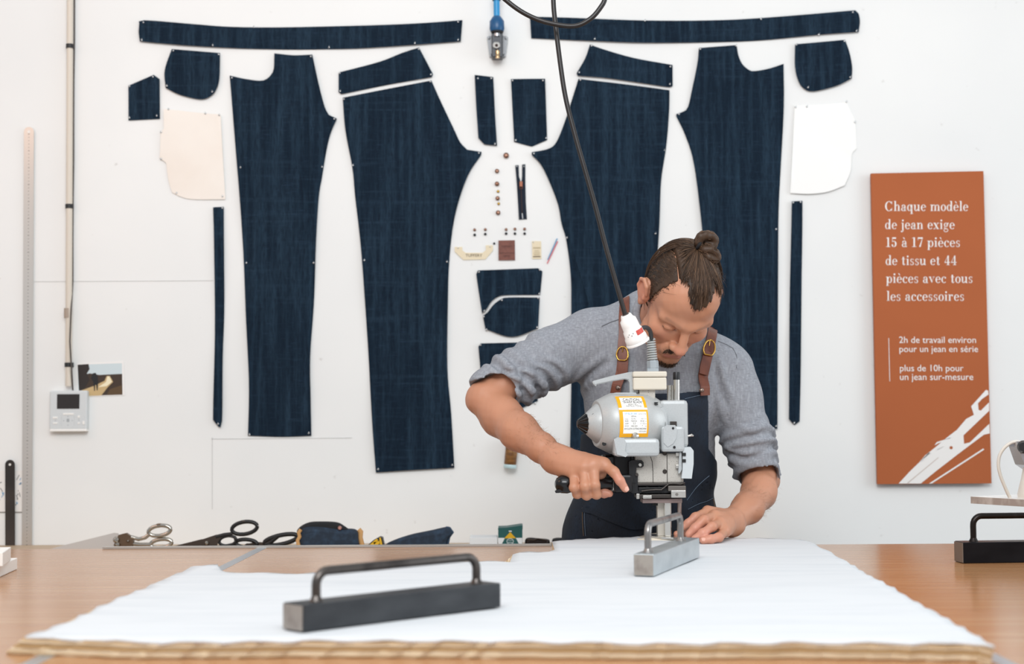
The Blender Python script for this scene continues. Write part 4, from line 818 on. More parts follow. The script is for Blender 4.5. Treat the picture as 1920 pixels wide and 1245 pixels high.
me = bpy.data.meshes.new('carrying_handle'); bm.to_mesh(me); bm.free(); put('carrying_handle', me, m_silb, mc)
def mbox(name, x0, y0, x1, y1, d0, d1, material, bev=.0015, parent=None): return MB().box((P3(x0, y1, d0).x, YM+d0, P3(x0, y1, d0).z), (P3(x1, y0, d0).x, YM+d1, P3(x1, y0, d0).z), bev=bev).build(name, material, parent or mc)
mbox('box_neck', 1199, 728, 1228.5, 748, -.02, .02, m_plate)
jb = mbox('junction_box', 1187.5, 707.5, 1250, 731, -.032, .030, m_beige, .003); mbox('box_lid', 1186.8, 696, 1250.6, 707, -.033, .031, m_beige, .003, jb)
gd = mbox('gland_base', 1213.5, 690.5, 1235, 697, -.011, .011, mat('gland_grey', '#a7b1b8', .4), .001)
MB().lathe(P3(1224.3, 691), P3(1223.5, 676), [(0, .0118), (.1, .0125), (.85, .0125), (1, .0112)], 6, smooth=False).build('gland_nut', MATS['gland_grey'], gd)
sr = MB(); a = P3(1223.3, 677); b = P3(1220.6, 634); sr.lathe(a, b, [(0, .0072), (1, .0064)], 16)
HP = []
for i in range(9*12+1):
    u = i/(9*12); q = 2*math.pi*9*u; HP.append(a+(b-a)*(.02+.93*u)+Vector((math.cos(q), math.sin(q), 0))*(.0098-.0018*u))
sr.tube(HP, .0021, 6); sr.lathe(b+(a-b)*.08, b, [(0, .0075), (.5, .0082), (1, .0078)], 16); sr.build('strain_relief', mat('relief_grey', '#b3b8b8', .45), gd)
q = spline([(1221, 640), (1221, 630), (1218.5, 620), (1213, 614.5), (1206, 614.5), (1199, 620), (1194, 632)], 5); nq = len(q)
MB().tube([W(p[0], p[1], YM+(YC+.016-YM)*(i/(nq-1))) for i, p in enumerate(q)], .0048, 12).build('supply_lead', mat('slate_lead', '#3c4448', .35), mc)
# lower block in front of the motor, screw
bm = MB(); 
mbox('lower_block', 1151, 822, 1237, 856.5, -.088, .0, m_silb, .008); lb_ = bpy.data.objects['lower_block']
MB().prism([P3(x, y, -.092) for x, y in ((1151, 824), (1158, 820), (1170, 821), (1174, 830), (1172, 846), (1178, 853), (1173, 857), (1157, 852))], (0, .02, 0)).build('block_nose', m_silb, lb_)
MB().lathe(P3(1191, 818, -.055), P3(1191, 818, -.078), [(0, .0078), (.7, .0078), (.72, .0055), (.95, .0048), (1, .003)], 18).build('label_screw', m_ni, mc)
# right-hand upright housing with posts
hs = MB().box((P3(1238, 846, -.03).x, YM-.03, P3(0, 846).z), (P3(1280.5, 0, -.03).x, YM+.05, P3(0, 757).z), bev=.008).build('upright_housing', m_silb, mc)
MB().prism([P3(x, y, -.02) for x, y in ((1222, 748), (1236, 752), (1248, 757), (1256, 800), (1240, 840), (1226, 840))], (0, .05, 0)).build('housing_shoulder', m_silb, mc)
MB().prism([P3(x, y, -.04) for x, y in ((1238, 766), (1244, 762), (1250, 775), (1252, 797), (1246, 803), (1242, 790))], (0, .02, 0)).build('housing_rib', m_silb, mc)
mbox('vent_slot', 1241, 772, 1243, 795, -.0405, -.035, MATS['hole_black'], 0)
for y in (754, 757): mbox('vent_slot', 1227.5, y, 1234, y+1.6, -.047, -.03, MATS['hole_black'], 0)
gb = mbox('gear_cover', 1240, 799, 1283.5, 847.5, -.055, .0, m_silb, .006)
MB().prism([P3(x, y, -.057) for x, y in ((1244, 803), (1250, 797), (1266, 797), (1270, 806), (1268, 822), (1262, 832), (1252, 838), (1244, 830))], (0, .006, 0)).build('cover_boss', m_silb, gb)
for x, y, r in ((1262, 803, .0026), (1264.5, 838.5, .0028)): MB().lathe(P3(x, y, -.054), P3(x, y, -.0595), [(0, r), (.7, r), (1, r*.6)], 12).build('screw', m_bksat, gb)
mbox('cam_link', 1257.5, 790, 1269, 801, -.045, -.02, m_dk, .001); 
MB().lathe(P3(1268.5, 758, .0), P3(1268.5, 712, .0), [(0, .0068), (1, .0068)], 20).build('guide_post', m_ni, mc); gp = bpy.data.objects['guide_post']
MB().lathe(P3(1268.5, 712, 0), P3(1268.5, 697.5, 0), [(0, .0076), (.85, .0076), (1, .0066)], 20).build('post_cap', m_bksat, gp)
for x, r in ((1254.5, .0045), (1261.2, .0034)): MB().lathe(P3(x, 758, .012), P3(x, 722.5, .012), [(0, r), (1, r)], 16).build('guide_post', m_ni, mc)
MB().tube([P3(x, y, -.02) for x, y in ((1283, 818), (1290, 817.5), (1297, 816), (1300, 817.5))], [.002, .0025, .0034, .002], 8).build('small_lever', m_ni, mc); MB().tube([P3(1285.5, 818, -.02), P3(1284.5, 838, -.02)], .0016, 8).build('lever_rod', m_ni, mc)
# standard plate below the motor
st_ = mbox('standard', 1191, 850, 1281, 906, -.03, .035, m_plate, .003)
mbox('seam_line', 1250.5, 852, 1251.2, 905, -.0304, -.029, m_dk, 0, st_)
MB().tube([P3(1218, 851, -.0302), P3(1223, 866, -.0302), P3(1224.2, 880, -.0302), P3(1224.5, 905, -.0302)], .0007, 6).build('seam_line', m_dk, st_)
for x, y, r in ((1246.5, 850, .0046), (1246.5, 884, .0046)): MB().lathe(P3(x, y, -.029), P3(x, y, -.034), [(0, r), (.6, r), (1, r*.7)], 16).build('screw', mat('dark_screw', '#3a322e', .4, .5), st_)
for y in (851, 874): mbox('hinge_nut', 1267, y-2.5, 1273.5, y+4, -.04, -.028, m_ni, .001, st_)
MB().prism([P3(x, y, -.044) for x, y in ((1274, 848), (1278, 848), (1278.5, 880), (1275, 887), (1272, 888))], (0, .012, 0)).build('hinge_arm', m_silb, st_)
gw = MB().prism([P3(x, y, -.05) for x, y in ((1280.5, 839), (1295, 838), (1300.5, 845), (1300.5, 870), (1297, 897.5), (1278, 897), (1280, 880))], (0, .03, 0)).build('finger_guard', mat('pale_guard', '#c6cbcd', .4), mc)
for y in (852, 864): mbox('guard_catch', 1279.5, y-3, 1286, y+3, -.053, -.049, MATS['hole_black'], .0005, gw)
# black bracket and sharpening gear on the left side
bk = MB().prism([P3(x, y, -.04) for x, y in ((1179, 866), (1184, 863), (1203, 863), (1207, 867), (1207, 874), (1203, 877), (1193, 877), (1192, 890), (1196, 893), (1196, 918), (1198, 925), (1186, 925), (1181, 920))], (0, .03, 0)).build('sharpener_bracket', m_bksat, mc)
MB().lathe(P3(1200, 871.5, -.039), P3(1200, 871.5, -.046), [(0, .0042), (.7, .0042), (1, .003)], 14).build('bracket_screw', m_ni, bk); MB().lathe(P3(1194, 890, -.03), P3(1194, 890, -.046), [(0, .004), (1, .003)], 12).build('bracket_screw', m_dk, bk)
mbox('motor_base', 1130, 852, 1194, 924, .0, .06, m_bk, .006); mbox('drive_plate', 1152, 854, 1184, 922, -.012, .02, m_bksat, .003)
for x in (1134.5, 1154): MB().tube([P3(x, 853, -.002), P3(x, 922, -.002)], .0008, 6).build('edge_line', mat('edge_grey_line', '#6b6a6a', .4, .5), mc)
# rails under the standard
rl = mbox('belt_rail', 1195, 905.5, 1284, 910.5, -.034, .03, m_dk, .001)
mbox('sharpener_rail', 1196, 913, 1262, 926, -.028, .025, m_bksat, .002); mbox('clamp_block', 1253, 911, 1286, 921, -.045, .02, mat('clamp_grey', '#6d6762', .4, .4), .001)
mbox('nickel_block', 1258.5, 919.5, 1286, 933.3, -.047, .01, m_ni, .001); MB().lathe(P3(1269, 927, -.0465), P3(1269, 927, -.0485), [(0, .0032), (1, .003)], 14).build('block_screw', mat('screw_slot', '#8a857f', .3, .8), bpy.data.objects['nickel_block'])
mbox('guide_bar', 1193, 927, 1258, 934, -.04, .015, m_dk, .001); mbox('bright_gib', 1205.5, 929, 1222, 935, -.0415, -.03, m_ni, .0006); mbox('gib_end', 1193.5, 926, 1199, 935.5, -.0415, -.03, m_ni, .0006)
MB().tube([P3(1203, 921, -.032), P3(1216, 919, -.034), P3(1230, 918, -.036), P3(1240, 918.5, -.036), P3(1247, 913, -.036), P3(1254, 907, -.036), P3(1262, 906.5, -.036), P3(1276, 908, -.036), P3(1284, 905, -.036)], .0022, 8).build('trip_spring', m_dk, mc)
for x in (1213, 1236, 1243): MB().lathe(P3(x, 912, -.02), P3(x, 928, -.02), [(0, .005), (1, .005)], 14).build('guide_pin', m_bksat, mc)
mbox('presser_plate', 1205, 935, 1279, 943.5, -.03, .025, mat('mauve_plate', '#8e7c78', .4, .4), .001)
# blade column, presser rod, base
zb = CLZ+.0085; ztop = P3(0, 942).z
def col(name, x0, x1, d0, d1, material, bev=.001): return MB().box((P3(x0, 0).x, YM+d0, zb), (P3(x1, 0).x, YM+d1, ztop), bev=bev).build(name, material, mc)
col('knife_column', 1221.5, 1237, -.004, .022, mat('column_matt', '#c6bfb4', .4, .5)); col('column_face', 1233, 1245.5, -.02, .004, m_ni, .002)
mbox('column_window', 1224.5, 944, 1233.5, 948, -.006, .0, MATS['hole_black'], 0)
MB().lathe(P3(1274, 943, -.005), P3(1274, 998, -.005), [(0, .0045), (1, .0045)], 14).build('presser_rod', mat('rod_steel', '#a3938c', .3, .8), mc)
mbox('presser_foot', 1270, 990, 1284, 1006, -.01, .012, m_ni, .001)
a = T(1240, 1013, CLZ+.0045)
V = MB(); V.prism([(P3(1226, 0).x, YM-.035, zb-.0045), (P3(1246, 0).x, YM-.046, zb-.0045), (P3(1290, 0).x, YM-.02, zb-.0045), (P3(1290, 0).x, YM+.05, zb-.0045), (P3(1210, 0).x, YM+.05, zb-.0045), (P3(1210, 0).x, YM-.01, zb-.0045)], (0, 0, .0045)); V.build('base_plate', m_ni, mc)
# the black operating handle held by the man
YH = YM-.045
hd = MB().lathe(W(1041, 908, YH-.012), W(1192, 906, YH+.02), [(0, .006), (.02, .013), (.07, .0188), (.15, .0195), (.21, .0165), (.27, .0138), (.55, .0138), (.7, .0145), (.9, .0145), (1, .0145)], 28).build('operating_handle', m_bk, mc)
MB().lathe(W(1147, 907, YH+.008), W(1150.5, 907, YH+.0086), [(0, .0149), (1, .0149)], 24).build('handle_ring', m_ni, hd)
MB().prism([W(x, y, YH-.022) for x, y in ((1040.5, 921.5), (1044, 918.5), (1074, 911.5), (1080, 914), (1076, 917.5), (1048, 924.5), (1042, 924.5))], (0, .018, 0)).build('switch_lever', m_bksat, hd)
mbox('handle_mount', 1152, 890, 1186, 923, -.062, -.01, m_bksat, .005, hd)
# ------------------------------------------------------------------ the man
HC = np.array([0, 0, CZ])+(np.array([.37289, 3.2, 1.44039])-np.array([0, 0, CZ]))*.975; HS = .968
HM = np.array([[-0.9542642542980196, 0.07096306456013239, 0.2904203443214828], [-0.27628681856131204, -0.5804464421322109, -0.7659944655967825], [0.114216140789482, -0.811200450507682, 0.5735054506215012]])
def hw(p): return HC+HS*(HM @ np.array(p, float))           # head coordinates (right, forward, up) -> world
def hl(P): return ((np.asarray(P)-HC) @ HM)/HS
def w_(x, y, Y): return np.array(W(x, y, Y))
def hel(F, c, r, k=.01, mode='add', M2=None): F.ell(hw(c), np.array(r)*HS, HM if M2 is None else HM @ M2, k, mode)
def rotm(ax, deg): return np.array(Matrix.Rotation(math.radians(deg), 3, ax))
BF = Field((-.16, 2.90, .88), (.68, 3.50, 1.56), .0023)
# head
hel(BF, (0, -.014, .036), (.0755, .098, .087), .01)
hel(BF, (0, .035, .045), (.066, .056, .066), .02)            # forehead
hel(BF, (0, .030, -.040), (.063, .060, .072), .025)          # face
BF.cone(hw((.046, .028, -.078)), hw((.012, .074, -.102)), .022*HS, .020*HS, .02); BF.cone(hw((-.046, .028, -.078)), hw((-.012, .074, -.102)), .022*HS, .020*HS, .02)
hel(BF, (0, .080, -.102), (.022, .020, .018), .012)           # chin
for s in (1, -1):
    hel(BF, (s*.046, .058, -.030), (.022, .022, .020), .018)  # cheek bone
    BF.cone(hw((s*.012, .088, .017)), hw((s*.052, .066, .014)), .0125, .011, .014)   # brow
    hel(BF, (s*.033, .086, -.004), (.017, .012, .011), .010, 'sub')  # socket
    hel(BF, (s*.033, .0735, -.004), (.0155, .0125, .0115), .003)    # closed lid
    BF.cone(hw((s*.020, .083, -.0085)), hw((s*.046, .077, -.0075)), .0014, .0012, .0015, 'sub') # lash crease
    BF.cone(hw((s*.020, .0865, .0035)), hw((s*.046, .079, .0035)), .0012, .0012, .002, 'sub')
    hel(BF, (s*.0125, .101, -.043), (.0095, .012, .0085), .006)      # nostril wing
    BF.cone(hw((s*.022, .087, -.047)), hw((s*.033, .076, -.070)), .0022, .0018, .006, 'sub')  # nasolabial fold
BF.cone(hw((0, .092, .008)), hw((0, .1125, -.034)), .0085, .0105, .010); hel(BF, (0, .1155, -.039), (.0125, .0115, .0115), .006)
for s in (1, -1): hel(BF, (s*.0065, .109, -.0515), (.0042, .0055, .004), .003, 'sub')
hel(BF, (0, .088, -.070), (.030, .014, .022), .012)            # muzzle
BF.cone(hw((-.020, .0935, -.0705)), hw((.020, .0935, -.0705)), .0058, .0058, .004); BF.cone(hw((-.017, .093, -.0795)), hw((.017, .093, -.0795)), .0066, .0066, .004)
BF.cone(hw((-.024, .0975, -.0752)), hw((.024, .0975, -.0752)), .0017, .0017, .002, 'sub')
for s in (1, -1):                                            # ears
    E_ = rotm('Z', s*15) @ rotm('X', 8)
    hel(BF, (s*.080, -.014, -.002), (.0088, .021, .033), .005, M2=E_)
    rim = [(s*.084, .006, .008), (s*.088, -.002, .026), (s*.092, -.018, .031), (s*.094, -.032, .018), (s*.091, -.034, -.002), (s*.084, -.024, -.022)]
    BF.chain([hw(p) for p in rim], [.0042, .0045, .0046, .0046, .0043, .004], .003)
    hel(BF, (s*.0915, -.012, .004), (.0055, .0130, .0185), .004, 'sub', M2=E_)
    hel(BF, (s*.0815, -.015, .002), (.0058, .023, .032), .003, M2=E_); hel(BF, (s*.081, -.010, -.030), (.0055, .009, .010), .005); hel(BF, (s*.083, .002, -.006), (.004, .005, .008), .004)
# neck and the hidden torso
SH_R = w_(1102, 642, 3.36); SH_L = w_(1360, 697, 3.36); EL_R = w_(908, 745, 3.27); EL_L = w_(1424, 897, 3.36)
BF.cone(hw((0, -.035, -.03)), w_(1236, 630, 3.35), .056, .062, .02)
BF.cone(SH_R, SH_L, .05, .05, .04); BF.cone(w_(1230, 660, 3.37), w_(1210, 980, 3.40), .10, .10, .05)
WR_R = w_(1043, 861, 3.07); WR_L = w_(1369, 980, 3.125)
BF.cone(SH_R, EL_R, .045, .038, .02); BF.cone(SH_L, EL_L, .045, .037, .02)
def lerp(a, b, t): return np.array(a)+(np.array(b)-np.array(a))*t
# forearms
BF.chain([w_(906, 751, 3.265), w_(940, 780, 3.24), w_(974, 810, 3.17), w_(1016, 840, 3.10), WR_R], [.034, .0445, .0395, .0285, .0245], .02)
BF.ell(w_(892, 753, 3.275), (.016, .018, .018), None, .018)
BF.chain([EL_L, w_(1423, 922, 3.29), w_(1402, 953, 3.20), WR_L], [.037, .0375, .0320, .0255], .02)
BF.ell(w_(1447, 902, 3.37), (.016, .018, .018), None, .02)
BF.ell(w_(1383, 990, 3.13), (.013, .013, .012), None, .015)     # wrist bone
def finger(pts, rs, root, rr, k=.004):
    BF.cone(root, pts[0], rr, rs[0], .012); BF.chain(pts, rs, k)
    for i in range(1, len(pts)-1): BF.ell(pts[i], (rs[i]*1.06,)*3, None, .003)
    return pts
# right hand: three fingers round the handle, forefinger laid along it, thumb below
pR = dict(p=w_(1078, 888, 3.020), r=w_(1095, 879, 3.010), m=w_(1113, 873, 3.006), i=w_(1132, 871, 3.012))
for q, rr in (('p', .0165), ('r', .0175), ('m', .0175), ('i', .016)): BF.cone(WR_R, pR[q], .0235, rr*.82, .018)
BF.cone(w_(1062, 876, 3.045), w_(1122, 885, 3.04), .020, .018, .02)
finger([pR['p'], w_(1077, 914, 2.996), w_(1082, 926.5, 3.010), w_(1088, 924, 3.045)], [.0115, .0100, .0092, .008], lerp(WR_R, pR['p'], .6), .015)
finger([pR['r'], w_(1097, 912, 2.988), w_(1100, 928, 3.002), w_(1104, 925, 3.045)], [.0118, .0105, .0096, .0082], lerp(WR_R, pR['r'], .6), .015)
finger([pR['m'], w_(1116, 909, 2.986), w_(1119, 927, 2.998), w_(1121, 925, 3.043)], [.0118, .0105, .0097, .0084], lerp(WR_R, pR['m'], .6), .015)
iR = finger([pR['i'], w_(1151, 885, 2.992), w_(1162, 901, 2.984), w_(1172.5, 916.5, 2.984)], [.0128, .0108, .0098, .0078], lerp(WR_R, pR['i'], .6), .015)
tR = finger([w_(1092, 893, 3.07), w_(1118, 918, 3.058), w_(1133, 924.5, 3.040), w_(1143, 925.5, 3.034)], [.0135, .0115, .0105, .008], lerp(WR_R, pR['p'], .3), .016)
for q in 'prmi': BF.ell(pR[q]+np.array([0, -.004, .004]), (.0085,)*3, None, .006)
# left hand resting on the cloth, fingers towards the knife
pL = dict(i=w_(1327, 960, 3.085), m=w_(1340, 968, 3.055), r=w_(1350, 981, 3.035), p=w_(1358, 996, 3.025))
for q, rr in (('i', .014), ('m', .015), ('r', .015), ('p', .0135)): BF.cone(WR_L, pL[q], .022, rr*.85, .016)
fL = {'i': finger([pL['i'], w_(1304, 970, 3.050), w_(1291, 981, 3.045), w_(1280, 990, 3.045)], [.0105, .0098, .0088, .0075], lerp(WR_L, pL['i'], .6), .014),
 'm': finger([pL['m'], w_(1320, 976, 3.012), w_(1304, 990, 3.005), w_(1292, 1001, 3.005)], [.0110, .0103, .0094, .008], lerp(WR_L, pL['m'], .6), .014),
 'r': finger([pL['r'], w_(1335, 988, 2.995), w_(1318, 1000, 2.985), w_(1303, 1010, 2.985)], [.0108, .0100, .0092, .0078], lerp(WR_L, pL['r'], .6), .014),
 'p': finger([pL['p'], w_(1348, 1007.5, 2.985), w_(1333, 1011, 2.972), w_(1318.5, 1013.5, 2.968)], [.0100, .0090, .0084, .0070], lerp(WR_L, pL['p'], .6), .013)}
tL = finger([w_(1332, 984, 3.10), w_(1304, 996, 3.085), w_(1286, 1001, 3.078), w_(1269, 1001.5, 3.075)], [.0125, .0110, .0100, .0078], lerp(WR_L, pL['i'], .3), .015)
G, P = BF.band((-.16, 2.9, .88), (.68, 3.45, 1.56), .012); BF.D[G] += .0004*bumps(P, (170, 170, 170), 2)+.0008*bumps(P, (55, 55, 55), 8)
me, V = BF.mesh('body', 1)
# skin tint: brows, lashes, lips, beard, warmer cheeks, knuckles
L_ = hl(V); inh = np.linalg.norm(L_-np.array([0, .02, 0]), axis=1) < .2
C = np.tile(np.array([.525, .244, .145]), (len(V), 1)); n3 = bumps(V, (40, 40, 40), 4)[:, None]*.5+.5
C = C*(.93+.12*n3)
def segd(P, a, b): a = np.array(a); b = np.array(b); t = np.clip(((P-a)@(b-a))/((b-a)@(b-a)), 0, 1)[:, None]; return np.linalg.norm(P-(a+(b-a)*t), axis=1)
def blend(mask, col): global C; mask = np.clip(mask, 0, 1)[:, None]; C = C*(1-mask)+np.array(col)*mask
sm_ = lambda d, r, s: np.clip((r-d)/s, 0, 1)*inh
for s in (1, -1):
    blend(.5*sm_(np.linalg.norm(L_-[s*.045, .07, -.038], axis=1), .032, .02), (.62, .25, .17))
    blend(.42*sm_(segd(L_, (s*.018, .096, .018), (s*.050, .078, .021)), .0062, .005), (.16, .085, .055))
    blend(.85*sm_(segd(L_, (s*.019, .084, -.0085), (s*.047, .077, -.0075)), .0042, .0025), (.09, .05, .038))
    blend(.5*sm_(np.linalg.norm(L_-[s*.086, -.014, 0], axis=1), .036, .012), (.60, .22, .15))
blend(.6*sm_(np.linalg.norm(L_-[0, .118, -.042], axis=1), .02, .012), (.63, .24, .17))
blend(.7*sm_(segd(L_, (-.017, .098, -.077), (.017, .098, -.077)), .0085, .004), (.46, .17, .14))
nb = (bumps(L_, (900, 500, 900), 9)*.5+.6)
bd_ = np.maximum.reduce([sm_(segd(L_, (-.021, .1, -.0625), (.021, .1, -.0625)), .0085, .005), sm_(segd(L_, (.022, .097, -.062), (.029, .084, -.088)), .008, .006), sm_(segd(L_, (-.022, .097, -.062), (-.029, .084, -.088)), .008, .006), sm_(np.linalg.norm((L_-[0, .085, -.107])/np.array([1.25, 1, 1]), axis=1), .026, .012), .42*sm_(segd(L_, (.030, .06, -.1), (.072, .0, -.04)), .022, .014), .42*sm_(segd(L_, (-.030, .06, -.1), (-.072, .0, -.04)), .022, .014), .42*sm_(np.linalg.norm(L_-[0, .06, -.125], axis=1), .04, .02)])
blend(.72*bd_*np.clip(nb, .35, 1), (.085, .05, .036))
for q in list(pR.values())+list(pL.values())+[fL[k][1] for k in fL]: blend(.45*np.clip((.016-np.linalg.norm(V-q, axis=1))/.012, 0, 1), (.66, .26, .19))
for ch in list(fL.values())+[iR, tR, tL]:
    blend(.4*np.clip((.026-segd(V, ch[-2], ch[-1]))/.014, 0, 1), (.68, .29, .22))
tint(me, C)
m_skin = mat('skin', '#c8967a', .46, attr=True, sss=.10, bump=((700, 700, 700), .12, .0005))
man = empty('person', (.31, 3.38, 0), 'man with topknot in grey sweatshirt and denim apron, bent over the cutting machine', 'person')
body = put('body', me, m_skin, man)
def nail(parent, P, Nn, Tt, w, l):        # small slightly domed plate on a fingertip
    Nn = np.array(Nn)/np.linalg.norm(Nn); Tt = np.array(Tt); Tt = Tt-Nn*(Tt@Nn); Tt /= np.linalg.norm(Tt); B_ = np.cross(Nn, Tt); V = []; F = []
    for i in range(7):
        for j in range(7):
            u = -1+i/3; v = -1+j/3; sq = math.sqrt(max(0, 1-.55*max(0, u)**2)) if u > 0 else 1-.1*u*u
            V.append(P+Tt*u*l+B_*v*w*sq-Nn*(.30*w*v*v*1.4+.10*w*u*u))
    for i in range(6):
        for j in range(6): F.append((i*7+j, i*7+j+1, i*7+j+8, i*7+j+7))
    V += [v-Nn*.0010 for v in V]; F += [tuple(q+49 for q in f)[::-1] for f in F]
    MB().add(V, F, True).build('nail', mat('nail_pink', '#e0ab98', .3), parent)
def nail_on(ch, toward, w, l, back=.0):
    t = ch[-1]-ch[-2]; t = t/np.linalg.norm(t); n = np.array(toward, float); n = n-t*(n@t); n /= np.linalg.norm(n); p = BF.project([ch[-1]+n*.008-t*back], .0003)[0]; nail(body, p, n, t, w, l)
nail_on(iR, (.25, -1, .25), .0052, .0062); nail_on(fL['p'], (-.2, -1, .5), .0042, .005); 
# ---------------- sweatshirt
SF = Field((-.12, 3.0, .86), (.68, 3.56, 1.50), .0034)
SF.cone(w_(1122, 646, 3.365), w_(1328, 684, 3.365), .076, .074, .035)
SF.ell(w_(1226, 735, 3.37), (.165, .125, .165), None, .06); SF.ell(w_(1212, 880, 3.395), (.158, .118, .19), None, .06); SF.ell(w_(1207, 1010, 3.40), (.162, .120, .13), None, .05)
SF.cone(w_(1222, 604, 3.355), w_(1236, 640, 3.36), .080, .10, .04)
rs = [SH_R, w_(1030, 672, 3.335), w_(970, 706, 3.30), w_(921, 731, 3.275)]; SF.cone(w_(1206, 606, 3.36), w_(1128, 640, 3.36), .062, .070, .03); SF.chain(rs, [.074, .066, .061, .055], .025)
ls = [SH_L, w_(1378, 750, 3.35), w_(1402, 818, 3.345), w_(1421, 893, 3.34)]; SF.chain(ls, [.067, .060, .055, .0515], .025)
# cuffs cut square
def cut(F, p, n, lo, hi):
    n = np.array(n, float); n /= np.linalg.norm(n); sl, X, Y, Z = F.win(lo, hi); d = (X-p[0])*n[0]+(Y-p[1])*n[1]+(Z-p[2])*n[2]; F.D[sl] = np.maximum(F.D[sl], d)
# folds
def folds(F, axis, amp, n, env, seed, lo, hi):
    G, P = F.band(lo, hi, .025); A_ = np.array(axis); seg = A_[1:]-A_[:-1]; ln = np.linalg.norm(seg, axis=1); cum = np.r_[0, np.cumsum(ln)]
    best = np.full(len(P), 9.); tt = np.zeros(len(P)); vec = np.zeros((len(P), 3))
    for i in range(len(seg)):
        t = np.clip(((P-A_[i])@seg[i])/(ln[i]**2), 0, 1); q = A_[i]+t[:, None]*seg[i]; d = np.linalg.norm(P-q, axis=1); k = d < best; best[k] = d[k]; tt[k] = ((cum[i]+t*ln[i])/cum[-1])[k]; vec[k] = (P-q)[k]
    th = np.arctan2(vec[:, 2], vec[:, 1]); ph = 1.6*np.sin(th+seed)+.8*np.sin(2*th+seed*2)+.5*bumps(P, (22, 22, 22), seed)
    v = np.sin(2*np.pi*n*tt+ph*1.5); v = np.sign(v)*np.abs(v)**.9; F.D[G] -= amp*env(tt)*v*(.6+.4*np.sin(th*1.0+seed*3+tt*9))*np.clip((.085-best)/.02, 0, 1)
folds(SF, rs, .0110, 7.5, lambda t: np.clip((t-.30)/.45, 0, 1)*np.clip((1-t)/.12, .15, 1), 1, (-.12, 3.1, 1.1), (.20, 3.5, 1.45))
folds(SF, ls, .0072, 8.5, lambda t: np.clip((t-.42)/.35, 0, 1), 4, (.42, 3.1, .95), (.68, 3.5, 1.40))
G, P = SF.band((.05, 3.1, .9), (.60, 3.5, 1.45), .02)
Q = P.copy(); SF.D[G] -= .0036*bumps(Q, (14, 14, 34), 12)*np.clip((1.32-P[:, 2])/.1, .15, 1)+.0024*bumps(Q, (60, 30, 18), 21)*np.clip((1.28-P[:, 2])/.1, 0, 1)
# drawn folds: raised ridges and the hollows between them
def ridge(pts, rmax, off, mode='add', k=.010):
    q = SF.cast(spline(pts, 4), off); n = len(q); SF.chain(list(q), [rmax*(.25+.75*math.sin(math.pi*(i+.5)/n)) for i in range(n)], k, None, mode)
for pts, r in (([(908, 711), (945, 720), (972, 738), (984, 752)], .0075), ([(926, 700), (970, 710), (997, 733), (1006, 755)], .0085), ([(950, 689), (996, 700), (1020, 722), (1024, 744)], .0085), ([(984, 678), (1022, 690), (1042, 710), (1044, 732)], .008), ([(1020, 672), (1048, 684), (1062, 700), (1062, 712)], .007), ([(1072, 714), (1100, 690), (1136, 664)], .006), ([(1080, 745), (1112, 715), (1150, 690)], .0055), ([(1372, 742), (1354, 705), (1347, 668)], .006), ([(1362, 792), (1347, 750), (1341, 712)], .0055), ([(1362, 838), (1392, 848), (1440, 832)], .006), ([(1368, 862), (1405, 870), (1450, 852)], .006), ([(1384, 800), (1410, 806), (1436, 792)], .005)): ridge(pts, r, -.0035)
for pts, r in (([(920, 706), (958, 715), (985, 735), (994, 752)], .0035), ([(940, 695), (984, 705), (1008, 727), (1014, 748)], .0040), ([(968, 684), (1010, 695), (1031, 715), (1034, 737)], .0038), ([(1004, 676), (1036, 687), (1052, 704)], .0034), ([(1076, 728), (1106, 703), (1142, 678)], .003), ([(1366, 766), (1350, 726), (1344, 690)], .003), ([(1366, 850), (1400, 860), (1446, 842)], .0035)): ridge(pts, r, .0005, 'sub', .008)
# shoulder seams
sR = SF.cast(((1128, 612), (1145, 604), (1160, 599), (1176, 597)), .0002); sL = SF.cast(((1347, 640), (1362, 646), (1374, 653), (1381, 666), (1381, 690)), .0002)
# neck opening
SF.chain([hw((0, -.035, -.02)), w_(1236, 618, 3.345)], [.063, .068], .008, None, 'sub')
for nn, pc, lo, hi in (((-.58, -.25, -.78), w_(926, 737, 3.22), (-.12, 3.0, 1.12), (.08, 3.5, 1.36)), ((.12, -.35, -.93), w_(1422, 899, 3.28), (.44, 3.0, .95), (.68, 3.5, 1.14))): cut(SF, pc, nn, lo, hi)
# cuff openings so the arm shows inside
SF.cone(w_(930, 740, 3.25), w_(880, 775, 3.25), .050, .062, .004, 'sub'); SF.cone(w_(1423, 895, 3.33), w_(1424, 930, 3.30), .046, .056, .004, 'sub')
m_swt = mat('grey_marl', '#8e9198', .92, noise=[('#a0a4ab', (230, 230, 60), 3, .42, .72), ('#7d7f85', (90, 90, 400), 2, .5, .8)], bump=((500, 500, 500), .25, .0006))
me, V = SF.mesh('sweatshirt', 1); swt = put('sweatshirt', me, m_swt, man)
m_seam = mat('seam_grey', '#6d6f75', .9)
for q in (sR, sL): MB().tube([Vector(v) for v in q], .0012, 6).build('shoulder_seam', m_seam, swt)
# ribbed collar
cb = MB(); ctr = lerp(hw((0, -.035, -.02)), w_(1236, 618, 3.345), .55)
axn = w_(1236, 618, 3.345)-hw((0, -.035, -.02)); axn /= np.linalg.norm(axn); e1 = np.cross(axn, [0, 1, 0.]); e1 /= np.linalg.norm(e1); e2 = np.cross(axn, e1)
ring = [Vector(ctr+(e1*math.cos(q)+e2*math.sin(q))*.0665) for q in np.linspace(0, 2*math.pi, 40)]; cb.tube(ring, .0085, 10, cap=False); cb.build('collar', m_swt, swt)
